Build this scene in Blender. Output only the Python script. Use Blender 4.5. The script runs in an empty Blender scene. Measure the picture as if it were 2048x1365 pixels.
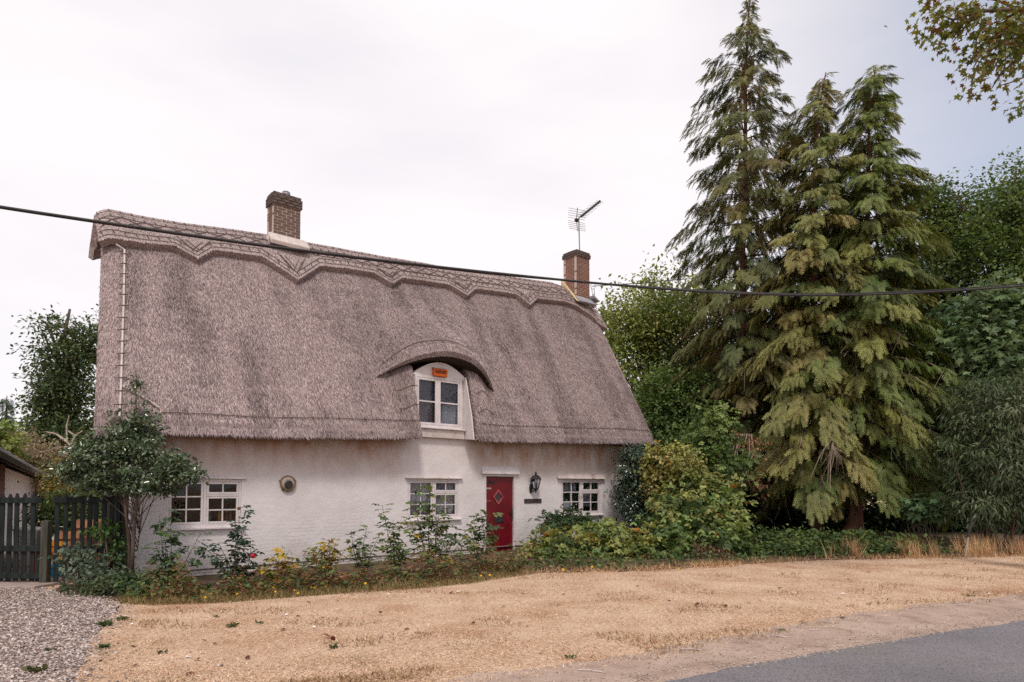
import bpy, bmesh, math, random
import numpy as np
from mathutils import Vector, Matrix, noise as mnoise

rng = np.random.default_rng(11)
random.seed(5)
scene = bpy.context.scene
C = scene.collection
PI = math.pi

# ------------------------------------------------------------------ camera
F, PITCH, EYE, HORIZON = 1300.0, math.radians(2.5), 1.65, 978.0      # focal length in photo pixels (2048 wide), eye height
SH = HORIZON - 682.5 - F * math.tan(PITCH)                           # vertical lens shift (the verticals of the photo are upright)
cam_d = bpy.data.cameras.new('camera')
cam_d.sensor_width = 36.0
cam_d.lens = 36.0 * F / 2048.0
cam_d.shift_y = SH / 2048.0
cam_d.clip_end = 3000
cam_d.dof.use_dof = False
cam = bpy.data.objects.new('camera', cam_d)
cam.location = (0, 0, EYE)
cam.rotation_euler = (PI / 2 + PITCH, 0, 0)
C.objects.link(cam)
scene.camera = cam

# ------------------------------------------------------------------ sky, sun, exposure
SUN_EL, SUN_FROM = math.radians(56), Vector((0.10, -1.0, 0.0)).normalized()
w = bpy.data.worlds.new('World')
scene.world = w
w.use_nodes = True
nt = w.node_tree
nt.nodes.clear()
def N(nt, kind, **kw):
    n = nt.nodes.new(kind)
    for k, val in kw.items():
        if k == 'ins':
            for a, b in val.items():
                n.inputs[a].default_value = b
        else:
            setattr(n, k, val)
    return n
def lk(nt, a, b):
    nt.links.new(a, b)
out = N(nt, 'ShaderNodeOutputWorld')
bg = N(nt, 'ShaderNodeBackground', ins={'Strength': 0.10})
sky = N(nt, 'ShaderNodeTexSky', sky_type='NISHITA', sun_disc=False, sun_elevation=SUN_EL,
        sun_rotation=math.atan2(SUN_FROM.x, SUN_FROM.y), air_density=1.0, dust_density=2.0, ozone_density=1.5)
tc = N(nt, 'ShaderNodeTexCoord')
mp = N(nt, 'ShaderNodeMapping')
mp.inputs['Scale'].default_value = (1.2, 1.2, 4.5)
nz = N(nt, 'ShaderNodeTexNoise', ins={'Scale': 1.4, 'Detail': 5.0, 'Roughness': 0.5})
lk(nt, tc.outputs['Generated'], mp.inputs['Vector'])
lk(nt, mp.outputs['Vector'], nz.inputs['Vector'])
# thin cloud all over, thinner towards the east (right of the picture) where the sky turns lavender
dp = N(nt, 'ShaderNodeVectorMath', operation='DOT_PRODUCT')
dp.inputs[1].default_value = Vector((0.85, 0.42, 0.34)).normalized()
lk(nt, tc.outputs['Generated'], dp.inputs[0])
mr = N(nt, 'ShaderNodeMapRange', interpolation_type='SMOOTHSTEP', ins={'From Min': 0.68, 'From Max': 0.98, 'To Min': 0.97, 'To Max': 0.30})
lk(nt, dp.outputs['Value'], mr.inputs['Value'])
nm = N(nt, 'ShaderNodeMapRange', ins={'From Min': 0.45, 'From Max': 0.70, 'To Min': 0.0, 'To Max': -0.16})
lk(nt, nz.outputs['Fac'], nm.inputs['Value'])
ad = N(nt, 'ShaderNodeMath', operation='ADD', use_clamp=True)
lk(nt, mr.outputs['Result'], ad.inputs[0])
lk(nt, nm.outputs['Result'], ad.inputs[1])
mx = N(nt, 'ShaderNodeMix', data_type='RGBA')
mx.inputs['B'].default_value = (6.72, 6.36, 6.42, 1)                    # cloud radiance before the 0.10 strength
lk(nt, ad.outputs[0], mx.inputs['Factor'])
lk(nt, sky.outputs['Color'], mx.inputs['A'])
lk(nt, mx.outputs['Result'], bg.inputs['Color'])
lk(nt, bg.outputs[0], out.inputs['Surface'])

sd = bpy.data.lights.new('sun', 'SUN')
sd.energy = 1.5
sd.angle = math.radians(10)
sd.color = (1.0, 0.93, 0.84)
so = bpy.data.objects.new('sun', sd)
so.location = (0, -10, 20)
sdir = Vector((SUN_FROM.x * math.cos(SUN_EL), SUN_FROM.y * math.cos(SUN_EL), math.sin(SUN_EL)))
so.rotation_euler = (-sdir).to_track_quat('-Z', 'Y').to_euler()
C.objects.link(so)

vs = scene.view_settings
scene.display_settings.display_device = 'sRGB'
vs.view_transform = 'Standard'
vs.look = 'None'
vs.exposure = 0.66
vs.gamma = 1.0
vs.use_curve_mapping = False
scene.cycles.max_bounces = 6
scene.cycles.diffuse_bounces = 3
scene.cycles.glossy_bounces = 2
scene.cycles.transmission_bounces = 3
scene.cycles.transparent_max_bounces = 8
scene.cycles.use_denoising = False
scene.cycles.use_adaptive_sampling = False
scene.cycles.sample_clamp_indirect = 4.0
scene.cycles.caustics_reflective = False
scene.cycles.caustics_refractive = False

# ------------------------------------------------------------------ from photo pixels to places on the ground and the walls
E0 = np.array([0, 0, EYE])
def ray(x, y):
    a, b = (x - 1024) / F, -(y - 682.5 - SH) / F
    return np.array([a, math.cos(PITCH) - b * math.sin(PITCH), math.sin(PITCH) + b * math.cos(PITCH)])
def G(x, y, z=0.0):
    d = ray(x, y)
    return E0 + d * ((z - EYE) / d[2])
def AT(x, y, depth):
    d = ray(x, y)
    return E0 + d * (depth / d[1])
_A, _B = G(260, 1149, .13), G(1250, 1075, .13)
U = _B - _A
U[2] = 0
U /= np.linalg.norm(U)
V = np.array([-U[1], U[0], 0])
O = np.array([_A[0], _A[1], 0])
HROT = math.atan2(U[1], U[0])
def H2W(s, v, z):
    return O + U * s + V * v + np.array([0, 0, z])
def W2H(p):
    d = np.asarray(p) - O
    return np.array([d @ U, d @ V, d[2]])

# ------------------------------------------------------------------ helpers for objects
ORG = {}
def tag(o, label=None, cat=None, group=None, kind=None):
    if label: o['label'] = label
    if cat: o['category'] = cat
    if group: o['group'] = group
    if kind: o['kind'] = kind
    return o
def thing(name, label, cat, loc=None, house=None, group=None):
    o = bpy.data.objects.new(name, None)
    o.empty_display_size = 0.2
    C.objects.link(o)
    if house is not None:
        o.location = H2W(*house)
        o.rotation_euler = (0, 0, HROT)
        ORG[o] = np.array(house, float)
    else:
        o.location = loc
        ORG[o] = np.array(loc, float)
    return tag(o, label, cat, group)
def top(o):
    while o.parent: o = o.parent
    return o
def link(name, me, mats, parent=None, base=None, house=None):
    o = bpy.data.objects.new(name, me)
    for m in (mats if isinstance(mats, (list, tuple)) else [mats]):
        me.materials.append(m)
    C.objects.link(o)
    if parent is not None:
        o.parent = parent
    return o
def mesh_np(V_, F_, tint=None, smooth=False):
    V_ = np.ascontiguousarray(V_, np.float32)
    F_ = np.ascontiguousarray(F_, np.int32)
    me = bpy.data.meshes.new('mesh')
    n, k = F_.shape
    me.vertices.add(len(V_))
    me.vertices.foreach_set('co', V_.ravel())
    me.loops.add(n * k)
    me.loops.foreach_set('vertex_index', F_.ravel())
    me.polygons.add(n)
    me.polygons.foreach_set('loop_start', np.arange(0, n * k, k, dtype=np.int32))
    if smooth:
        me.polygons.foreach_set('use_smooth', np.ones(n, bool))
    if tint is not None:
        at = me.attributes.new('tint', 'FLOAT_COLOR', 'POINT')
        c = np.ones((len(V_), 4), np.float32)
        c[:, :3] = tint
        at.data.foreach_set('color', c.ravel())
    me.update(calc_edges=True)
    return me
class MB:
    def __init__(s):
        s.v, s.f = [], []
    def add(s, vs_, fs):
        b = len(s.v)
        s.v += [tuple(map(float, p)) for p in vs_]
        s.f += [tuple(i + b for i in f) for f in fs]
        return s
    def box(s, a, b):
        (x0, y0, z0), (x1, y1, z1) = a, b
        x0, x1 = min(x0, x1), max(x0, x1); y0, y1 = min(y0, y1), max(y0, y1); z0, z1 = min(z0, z1), max(z0, z1)
        return s.add([(x0, y0, z0), (x1, y0, z0), (x1, y1, z0), (x0, y1, z0), (x0, y0, z1), (x1, y0, z1), (x1, y1, z1), (x0, y1, z1)],
                     [(0, 3, 2, 1), (4, 5, 6, 7), (0, 1, 5, 4), (1, 2, 6, 5), (2, 3, 7, 6), (3, 0, 4, 7)])
    def prism(s, poly, axis, a, b):                # polygon in the two other axes, extruded along axis
        n = len(poly)
        def P(p, h):
            q = list(p); q.insert(axis, h); return q
        vs_ = [P(p, a) for p in poly] + [P(p, b) for p in poly]
        fs = [tuple(range(n))[::-1], tuple(range(n, 2 * n))] + [(i, (i + 1) % n, n + (i + 1) % n, n + i) for i in range(n)]
        return s.add(vs_, fs)
    def tube(s, pts, r, n=6, caps=True):
        pts = [Vector(p) for p in pts]
        rr = r if hasattr(r, '__len__') else [r] * len(pts)
        rings = []
        up = Vector((0.13, 0.21, 0.97))
        for i, p in enumerate(pts):
            d = (pts[min(i + 1, len(pts) - 1)] - pts[max(i - 1, 0)])
            if d.length < 1e-9: d = Vector((0, 0, 1))
            d.normalize()
            x = d.cross(up)
            if x.length < 0.05: x = d.cross(Vector((1, 0, 0)))
            x.normalize()
            y = d.cross(x)
            rings.append([p + (x * math.cos(2 * PI * k / n) + y * math.sin(2 * PI * k / n)) * rr[i] for k in range(n)])
        vs_ = [q for ring in rings for q in ring]
        fs = [(i * n + k, i * n + (k + 1) % n, (i + 1) * n + (k + 1) % n, (i + 1) * n + k) for i in range(len(pts) - 1) for k in range(n)]
        if caps:
            fs += [tuple(range(n))[::-1], tuple((len(pts) - 1) * n + k for k in range(n))]
        return s.add(vs_, fs)
    def lathe(s, prof, c, n=16, axis='z'):
        vs_, fs = [], []
        for (r, h) in prof:
            for k in range(n):
                a = 2 * PI * k / n
                p = (r * math.cos(a), r * math.sin(a), h)
                if axis == 'y': p = (p[0], h, p[1])
                vs_.append((p[0] + c[0], p[1] + c[1], p[2] + c[2]))
        for i in range(len(prof) - 1):
            for k in range(n):
                fs.append((i * n + k, i * n + (k + 1) % n, (i + 1) * n + (k + 1) % n, (i + 1) * n + k))
        fs += [tuple(range(n))[::-1], tuple((len(prof) - 1) * n + k for k in range(n))]
        return s.add(vs_, fs)
    def widen(s, cx, cy, k=1.45):
        s.v = [(cx + (p[0] - cx) * k, cy + (p[1] - cy) * k, p[2]) for p in s.v]
        return s
    def build(s, name, mat, parent=None, smooth=False, bevel=0, base=None, kind=None, label=None):
        o_ = ORG[top(parent)] if parent is not None else (np.array(base, float) if base is not None else np.zeros(3))
        me = bpy.data.meshes.new(name)
        me.from_pydata([tuple(np.array(p) - o_) for p in s.v], [], s.f)
        if smooth:
            me.polygons.foreach_set('use_smooth', np.ones(len(me.polygons), bool))
        me.validate()
        bm = bmesh.new(); bm.from_mesh(me); bmesh.ops.recalc_face_normals(bm, faces=bm.faces); bm.to_mesh(me); bm.free()
        me.update()
        o = link(name, me, mat, parent)
        if parent is None and base is not None: o.location = base
        if bevel:
            m = o.modifiers.new('bevel', 'BEVEL'); m.width = bevel; m.segments = 2; m.limit_method = 'ANGLE'
        if kind: o['kind'] = kind
        if label: o['label'] = label
        return o
def np_part(name, V_, F_, mat, parent, tint=None, smooth=False, kind=None):
    me = mesh_np(V_ - ORG[top(parent)], F_, tint, smooth)
    o = link(name, me, mat, parent)
    if kind: o['kind'] = kind
    return o

# ------------------------------------------------------------------ materials
def new_mat(name):
    m = bpy.data.materials.new(name)
    m.use_nodes = True
    t = m.node_tree
    b = t.nodes['Principled BSDF']
    return m, t, b
def mat_noise(name, c1, c2, scale=8, rough=.8, bump=.0, bscale=None, stretch=(1, 1, 1), detail=6, spec=.3, metal=0, lo=.35, hi=.65, coord='Object', extra=None, bdist=.01):
    m, t, b = new_mat(name)
    tc_ = N(t, 'ShaderNodeTexCoord')
    mp_ = N(t, 'ShaderNodeMapping'); mp_.inputs['Scale'].default_value = stretch
    nz_ = N(t, 'ShaderNodeTexNoise', ins={'Scale': scale, 'Detail': detail, 'Roughness': .6})
    rp = N(t, 'ShaderNodeMapRange', ins={'From Min': lo, 'From Max': hi})
    mx_ = N(t, 'ShaderNodeMix', data_type='RGBA')
    mx_.inputs['A'].default_value = (*c1, 1); mx_.inputs['B'].default_value = (*c2, 1)
    lk(t, tc_.outputs[coord], mp_.inputs[0]); lk(t, mp_.outputs[0], nz_.inputs['Vector'])
    lk(t, nz_.outputs['Fac'], rp.inputs['Value']); lk(t, rp.outputs[0], mx_.inputs['Factor'])
    col = mx_.outputs['Result']
    if extra:
        c3, sc3, lo3, hi3 = extra
        n3 = N(t, 'ShaderNodeTexNoise', ins={'Scale': sc3, 'Detail': 4.0})
        lk(t, tc_.outputs[coord], n3.inputs['Vector'])
        r3 = N(t, 'ShaderNodeMapRange', ins={'From Min': lo3, 'From Max': hi3})
        m3 = N(t, 'ShaderNodeMix', data_type='RGBA'); m3.inputs['B'].default_value = (*c3, 1)
        lk(t, n3.outputs['Fac'], r3.inputs['Value']); lk(t, r3.outputs[0], m3.inputs['Factor']); lk(t, col, m3.inputs['A'])
        col = m3.outputs['Result']
    lk(t, col, b.inputs['Base Color'])
    b.inputs['Roughness'].default_value = rough
    b.inputs['Specular IOR Level'].default_value = spec
    b.inputs['Metallic'].default_value = metal
    if bump:
        nb = N(t, 'ShaderNodeTexNoise', ins={'Scale': bscale or scale * 3, 'Detail': 5.0})
        lk(t, mp_.outputs[0], nb.inputs['Vector'])
        bp = N(t, 'ShaderNodeBump', ins={'Strength': bump, 'Distance': bdist})
        lk(t, nb.outputs['Fac'], bp.inputs['Height']); lk(t, bp.outputs[0], b.inputs['Normal'])
    return m
def mat_tint(name, rough=.55, transl=.3, spec=.3, var=.35, scale=2.0):
    """foliage and straw: each leaf carries its own colour; part of the light passes through"""
    m, t, b = new_mat(name)
    at = N(t, 'ShaderNodeAttribute', attribute_name='tint')
    b.inputs['Roughness'].default_value = rough
    b.inputs['Specular IOR Level'].default_value = spec
    lk(t, at.outputs['Color'], b.inputs['Base Color'])
    if transl:
        tr = N(t, 'ShaderNodeBsdfTranslucent')
        hs = N(t, 'ShaderNodeHueSaturation', ins={'Hue': .485, 'Saturation': 1.15, 'Value': 1.25})
        lk(t, at.outputs['Color'], hs.inputs['Color']); lk(t, hs.outputs[0], tr.inputs['Color'])
        ms = N(t, 'ShaderNodeMixShader', ins={'Fac': transl})
        o_ = t.nodes['Material Output']
        lk(t, b.outputs[0], ms.inputs[1]); lk(t, tr.outputs[0], ms.inputs[2]); lk(t, ms.outputs[0], o_.inputs['Surface'])
    return m
M = {}
M['leaf'] = mat_tint('leaf')
M['holly'] = mat_tint('glossy_leaf', rough=.22, transl=.15, spec=.8)
M['needle'] = mat_tint('needle', rough=.6, transl=.22)
M['straw'] = mat_tint('straw', rough=.8, transl=0.0, spec=.15)
M['bark'] = mat_noise('bark', (.06, .042, .034), (.17, .12, .095), 6, .9, .6, 14, (1, 1, .25), bdist=.03)
M['redbark'] = mat_noise('red_bark', (.10, .045, .032), (.24, .12, .085), 5, .9, .6, 14, (1, 1, .2), bdist=.03)
M['deadwood'] = mat_noise('dead_wood', (.30, .22, .18), (.46, .37, .31), 9, .85)
M['twig'] = mat_noise('twig', (.10, .07, .05), (.19, .13, .095), 9, .85)
M['greenstem'] = mat_noise('green_stem', (.06, .07, .03), (.13, .10, .05), 9, .7)

def thatch_mat(name, c_dark, c_light, c_warm, stain):
    m, t, b = new_mat(name)
    tc_ = N(t, 'ShaderNodeTexCoord')
    def ns(scale, stretch, detail=5.0, rough=.6, dist=0.0):
        mp_ = N(t, 'ShaderNodeMapping'); mp_.inputs['Scale'].default_value = stretch
        n_ = N(t, 'ShaderNodeTexNoise', ins={'Scale': scale, 'Detail': detail, 'Roughness': rough, 'Distortion': dist})
        lk(t, tc_.outputs['Object'], mp_.inputs[0]); lk(t, mp_.outputs[0], n_.inputs['Vector'])
        return n_.outputs['Fac']
    def rng_(v, a, b_, c=0., d=1.):
        n_ = N(t, 'ShaderNodeMapRange', ins={'From Min': a, 'From Max': b_, 'To Min': c, 'To Max': d}); lk(t, v, n_.inputs['Value']); return n_.outputs[0]
    def mix(f, a, b_, mode='MIX'):
        n_ = N(t, 'ShaderNodeMix', data_type='RGBA', blend_type=mode)
        lk(t, f, n_.inputs['Factor'])
        for q, s_ in ((a, 'A'), (b_, 'B')):
            if isinstance(q, tuple): n_.inputs[s_].default_value = (*q, 1)
            else: lk(t, q, n_.inputs[s_])
        return n_.outputs['Result']
    fine = ns(26, (2.2, .8, .8), 4)
    med = ns(7, (1.2, .5, .5), 4)
    col = mix(rng_(fine, .36, .64), c_dark, c_light)
    col = mix(rng_(med, .5, .75, 0, .45), col, c_warm)
    # weathering: long dark runs down the slope and soft patches
    runs = ns(1.0, (1.5, .16, .16), 4, .6, .3)
    patch = ns(.55, (1, .8, .8), 4, .6)
    col = mix(rng_(runs, .50, .72, 0, stain), col, tuple(x * .42 for x in c_light))
    col = mix(rng_(patch, .53, .72, 0, stain * .8), col, tuple(x * .50 for x in c_light))
    col = mix(rng_(patch, .30, .44, .30, 0), col, tuple(min(1, x * 1.25) for x in c_light))
    lk(t, col, b.inputs['Base Color'])
    b.inputs['Roughness'].default_value = .9
    b.inputs['Specular IOR Level'].default_value = .12
    bp = N(t, 'ShaderNodeBump', ins={'Strength': .9, 'Distance': .035})
    lk(t, fine, bp.inputs['Height'])
    bp2 = N(t, 'ShaderNodeBump', ins={'Strength': .6, 'Distance': .10})
    lk(t, med, bp2.inputs['Height']); lk(t, bp.outputs[0], bp2.inputs['Normal'])
    lk(t, bp2.outputs[0], b.inputs['Normal'])
    return m
M['thatch'] = thatch_mat('weathered_thatch', (.075, .054, .054), (.42, .325, .322), (.31, .225, .205), .7)
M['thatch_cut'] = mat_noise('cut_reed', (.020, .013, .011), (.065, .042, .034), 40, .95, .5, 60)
M['ridge'] = thatch_mat('ridge_thatch', (.17, .128, .125), (.54, .435, .43), (.48, .36, .34), .4)
M['hazel'] = mat_noise('hazel_rod', (.085, .06, .055), (.18, .13, .118), 12, .85)
M['lath'] = mat_noise('pale_lath', (.42, .36, .35), (.55, .48, .46), 12, .8)

def plaster_mat():
    m, t, b = new_mat('painted_render')
    tc_ = N(t, 'ShaderNodeTexCoord')
    n1 = N(t, 'ShaderNodeTexNoise', ins={'Scale': 1.1, 'Detail': 6.0, 'Roughness': .6}); lk(t, tc_.outputs['Object'], n1.inputs['Vector'])
    n2 = N(t, 'ShaderNodeTexNoise', ins={'Scale': 16.0, 'Detail': 5.0}); lk(t, tc_.outputs['Object'], n2.inputs['Vector'])
    r1 = N(t, 'ShaderNodeMapRange', ins={'From Min': .35, 'From Max': .7}); lk(t, n1.outputs['Fac'], r1.inputs['Value'])
    m1 = N(t, 'ShaderNodeMix', data_type='RGBA'); m1.inputs['A'].default_value = (.69, .645, .655, 1); m1.inputs['B'].default_value = (.60, .55, .55, 1)
    lk(t, r1.outputs[0], m1.inputs['Factor'])
    # grime, cobwebs and painted eave shade high up, thin runs, mud splashes low down
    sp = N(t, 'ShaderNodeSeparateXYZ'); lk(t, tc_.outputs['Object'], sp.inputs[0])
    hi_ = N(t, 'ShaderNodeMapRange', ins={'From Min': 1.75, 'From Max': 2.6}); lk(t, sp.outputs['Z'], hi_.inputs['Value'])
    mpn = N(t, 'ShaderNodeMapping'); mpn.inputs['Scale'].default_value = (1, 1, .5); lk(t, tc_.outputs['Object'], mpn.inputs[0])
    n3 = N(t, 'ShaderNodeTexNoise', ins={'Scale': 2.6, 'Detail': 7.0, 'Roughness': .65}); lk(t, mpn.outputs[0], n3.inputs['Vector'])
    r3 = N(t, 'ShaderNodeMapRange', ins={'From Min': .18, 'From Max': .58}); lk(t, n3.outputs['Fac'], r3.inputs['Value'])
    # under the dormer gap: rain-washed, less grime, and the painted eave shade lifted
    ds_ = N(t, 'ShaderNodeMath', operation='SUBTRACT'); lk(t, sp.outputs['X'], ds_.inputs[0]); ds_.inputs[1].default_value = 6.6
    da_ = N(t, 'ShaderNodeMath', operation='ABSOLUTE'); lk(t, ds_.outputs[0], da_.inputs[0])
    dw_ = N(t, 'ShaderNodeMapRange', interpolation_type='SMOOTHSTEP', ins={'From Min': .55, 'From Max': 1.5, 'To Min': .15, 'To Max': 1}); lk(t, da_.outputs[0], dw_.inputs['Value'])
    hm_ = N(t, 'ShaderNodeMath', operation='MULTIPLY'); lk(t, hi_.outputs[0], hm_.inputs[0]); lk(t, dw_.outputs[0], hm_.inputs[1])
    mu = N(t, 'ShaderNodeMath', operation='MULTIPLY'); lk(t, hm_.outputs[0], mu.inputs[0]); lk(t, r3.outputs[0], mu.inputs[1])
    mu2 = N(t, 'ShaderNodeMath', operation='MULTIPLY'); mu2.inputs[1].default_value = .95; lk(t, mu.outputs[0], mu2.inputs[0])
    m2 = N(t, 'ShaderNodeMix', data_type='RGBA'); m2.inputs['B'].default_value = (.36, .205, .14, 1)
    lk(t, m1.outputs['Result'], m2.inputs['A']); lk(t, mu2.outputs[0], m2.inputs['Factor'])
    lo_ = N(t, 'ShaderNodeMapRange', ins={'From Min': .55, 'From Max': .10}); lk(t, sp.outputs['Z'], lo_.inputs['Value'])
    mu3 = N(t, 'ShaderNodeMath', operation='MULTIPLY'); lk(t, lo_.outputs[0], mu3.inputs[0]); lk(t, r3.outputs[0], mu3.inputs[1])
    mu4 = N(t, 'ShaderNodeMath', operation='MULTIPLY'); mu4.inputs[1].default_value = .5; lk(t, mu3.outputs[0], mu4.inputs[0])
    m3 = N(t, 'ShaderNodeMix', data_type='RGBA'); m3.inputs['B'].default_value = (.38, .32, .28, 1)
    lk(t, m2.outputs['Result'], m3.inputs['A']); lk(t, mu4.outputs[0], m3.inputs['Factor'])
    lk(t, m3.outputs['Result'], b.inputs['Base Color'])
    b.inputs['Roughness'].default_value = .75
    b.inputs['Specular IOR Level'].default_value = .2
    # relief: roughcast, plus the joints of the bricks showing faintly through the paint low down
    br = N(t, 'ShaderNodeTexBrick', ins={'Scale': 1.0, 'Mortar Size': .007, 'Mortar Smooth': .6, 'Brick Width': .23, 'Row Height': .075})
    cx = N(t, 'ShaderNodeCombineXYZ')
    wob = N(t, 'ShaderNodeMath', operation='MULTIPLY_ADD'); wob.inputs[1].default_value = .16
    lk(t, n1.outputs['Fac'], wob.inputs[0]); lk(t, sp.outputs['Z'], wob.inputs[2])
    lk(t, sp.outputs['X'], cx.inputs['X']); lk(t, wob.outputs[0], cx.inputs['Y']); lk(t, cx.outputs[0], br.inputs['Vector'])
    bz = N(t, 'ShaderNodeMapRange', ins={'From Min': 1.25, 'From Max': .8}); lk(t, sp.outputs['Z'], bz.inputs['Value'])
    bm_ = N(t, 'ShaderNodeMath', operation='MULTIPLY'); lk(t, br.outputs['Fac'], bm_.inputs[0]); lk(t, bz.outputs[0], bm_.inputs[1])
    bn = N(t, 'ShaderNodeMath', operation='MULTIPLY'); lk(t, bm_.outputs[0], bn.inputs[0]); lk(t, r1.outputs[0], bn.inputs[1])
    b1 = N(t, 'ShaderNodeBump', ins={'Strength': .42, 'Distance': -.012}); lk(t, bn.outputs[0], b1.inputs['Height'])
    b2 = N(t, 'ShaderNodeBump', ins={'Strength': .35, 'Distance': .012}); lk(t, n2.outputs['Fac'], b2.inputs['Height']); lk(t, b1.outputs[0], b2.inputs['Normal'])
    b3 = N(t, 'ShaderNodeBump', ins={'Strength': .5, 'Distance': .08}); lk(t, n1.outputs['Fac'], b3.inputs['Height']); lk(t, b2.outputs[0], b3.inputs['Normal'])
    lk(t, b3.outputs[0], b.inputs['Normal'])
    return m
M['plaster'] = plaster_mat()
M['whitepaint'] = mat_noise('white_gloss_paint', (.56, .50, .50), (.66, .61, .62), 5, .5, .15, 30, extra=((.34, .26, .21), 3.3, .62, .78))
M['hoodpaint'] = mat_noise('grubby_white_paint', (.46, .38, .35), (.57, .50, .48), 6, .6, .2, 30, extra=((.26, .18, .14), 4, .58, .75))
M['red'] = mat_noise('red_door_paint', (.10, .002, .007), (.15, .004, .011), 3, .38, .1, 40, spec=.4)
M['redtrim'] = mat_noise('worn_red_paint', (.30, .03, .05), (.45, .10, .11), 9, .45)
M['black'] = mat_noise('black_metal', (.012, .011, .012), (.035, .03, .03), 12, .5, spec=.4)
M['slate'] = mat_noise('dark_shadow_strip', (.03, .022, .024), (.075, .055, .055), 14, .7, .3)
M['brickred'] = mat_noise('red_brick', (.15, .062, .042), (.29, .135, .095), 7, .9, .3, 60, extra=((.06, .04, .038), 2.2, .52, .68))
M['brickbrown'] = mat_noise('brown_brick', (.125, .072, .055), (.235, .15, .118), 7, .9, .3, 60, extra=((.055, .042, .042), 2.2, .5, .66))
M['bricksoot'] = mat_noise('sooty_brick', (.05, .036, .034), (.12, .085, .075), 7, .9, .3, 60, extra=((.22, .19, .17), 5, .62, .75))
M['brickwhite'] = mat_noise('painted_brick', (.42, .37, .35), (.66, .61, .60), 4, .8, .4, 40)
M['mortar'] = mat_noise('lime_mortar', (.40, .33, .29), (.54, .46, .42), 20, .95, .3)
M['flaunch'] = mat_noise('cement_flaunching', (.44, .37, .34), (.58, .51, .48), 8, .9, .2)
M['lead'] = mat_noise('lead_sheet', (.22, .21, .24), (.34, .32, .35), 6, .6)
M['alu'] = mat_noise('aluminium', (.22, .21, .22), (.34, .33, .34), 9, .45, metal=.6)
M['steel'] = mat_noise('galvanised_steel', (.33, .32, .34), (.48, .47, .5), 12, .4, metal=.7)
M['rust'] = mat_noise('rusty_metal', (.10, .055, .04), (.26, .17, .13), 12, .8, .3)
M['tanmetal'] = mat_noise('stained_steel', (.33, .25, .20), (.46, .37, .31), 7, .5)
M['orange'] = mat_noise('orange_plastic', (.50, .085, .008), (.58, .12, .015), 8, .5)
M['ink'] = mat_noise('black_ink', (.01, .008, .008), (.02, .015, .014), 8, .7)
M['cable'] = mat_noise('black_cable', (.018, .016, .018), (.04, .036, .038), 12, .6)
M['fence'] = mat_noise('dark_stained_wood', (.010, .013, .013), (.030, .038, .036), 4, .85, .5, 26, (3, 3, .4), spec=.15)
M['postwood'] = mat_noise('weathered_post', (.035, .034, .027), (.085, .08, .062), 5, .9, .5, 26, (3, 3, .4))
M['terracotta'] = mat_noise('terracotta', (.36, .15, .08), (.48, .24, .14), 7, .8)
M['tile'] = mat_noise('clay_tile', (.22, .115, .075), (.40, .235, .165), 5, .9, .4, 30, extra=((.26, .16, .05), 3.0, .5, .62))
M['wood_dark'] = mat_noise('dark_timber', (.035, .024, .02), (.08, .055, .045), 6, .8)
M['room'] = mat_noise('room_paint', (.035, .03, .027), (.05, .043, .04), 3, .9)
M['soil'] = mat_noise('dry_soil', (.04, .024, .017), (.12, .072, .05), 5, 1, .6, 30, extra=((.10, .075, .035), 1.5, .45, .6))
def net_mat(name, c, a0, a1):
    m, t, b = new_mat(name)
    tc_ = N(t, 'ShaderNodeTexCoord')
    vo = N(t, 'ShaderNodeTexVoronoi', feature='DISTANCE_TO_EDGE', ins={'Scale': 22.0, 'Randomness': .55}); lk(t, tc_.outputs['Object'], vo.inputs['Vector'])
    r = N(t, 'ShaderNodeMapRange', ins={'From Min': .02, 'From Max': .16, 'To Min': a1, 'To Max': a0}); lk(t, vo.outputs[0], r.inputs['Value'])
    b.inputs['Base Color'].default_value = (*c, 1)
    lk(t, r.outputs[0], b.inputs['Alpha'])
    b.inputs['Roughness'].default_value = .9
    return m
M['net'] = net_mat('net_curtain', (.50, .50, .58), .50, .92)
M['lace'] = net_mat('lace_curtain', (.32, .32, .40), .35, .85)
M['brownblind'] = mat_noise('brown_cloth', (.30, .18, .15), (.36, .23, .19), 8, .9)
def glass_mat():
    m, t, b = new_mat('window_glass')
    tr = N(t, 'ShaderNodeBsdfTransparent'); tr.inputs[0].default_value = (.80, .82, .84, 1)
    gl = N(t, 'ShaderNodeBsdfGlossy', ins={'Roughness': .03}); gl.inputs['Color'].default_value = (.9, .9, .9, 1)
    fr = N(t, 'ShaderNodeFresnel', ins={'IOR': 1.45})
    ms = N(t, 'ShaderNodeMixShader')
    lk(t, fr.outputs[0], ms.inputs[0]); lk(t, tr.outputs[0], ms.inputs[1]); lk(t, gl.outputs[0], ms.inputs[2])
    lk(t, ms.outputs[0], t.nodes['Material Output'].inputs['Surface'])
    return m
M['glass'] = glass_mat()
def plain(name, c, rough=.6):
    return mat_noise(name, tuple(x * .88 for x in c), c, 9, rough)
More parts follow.
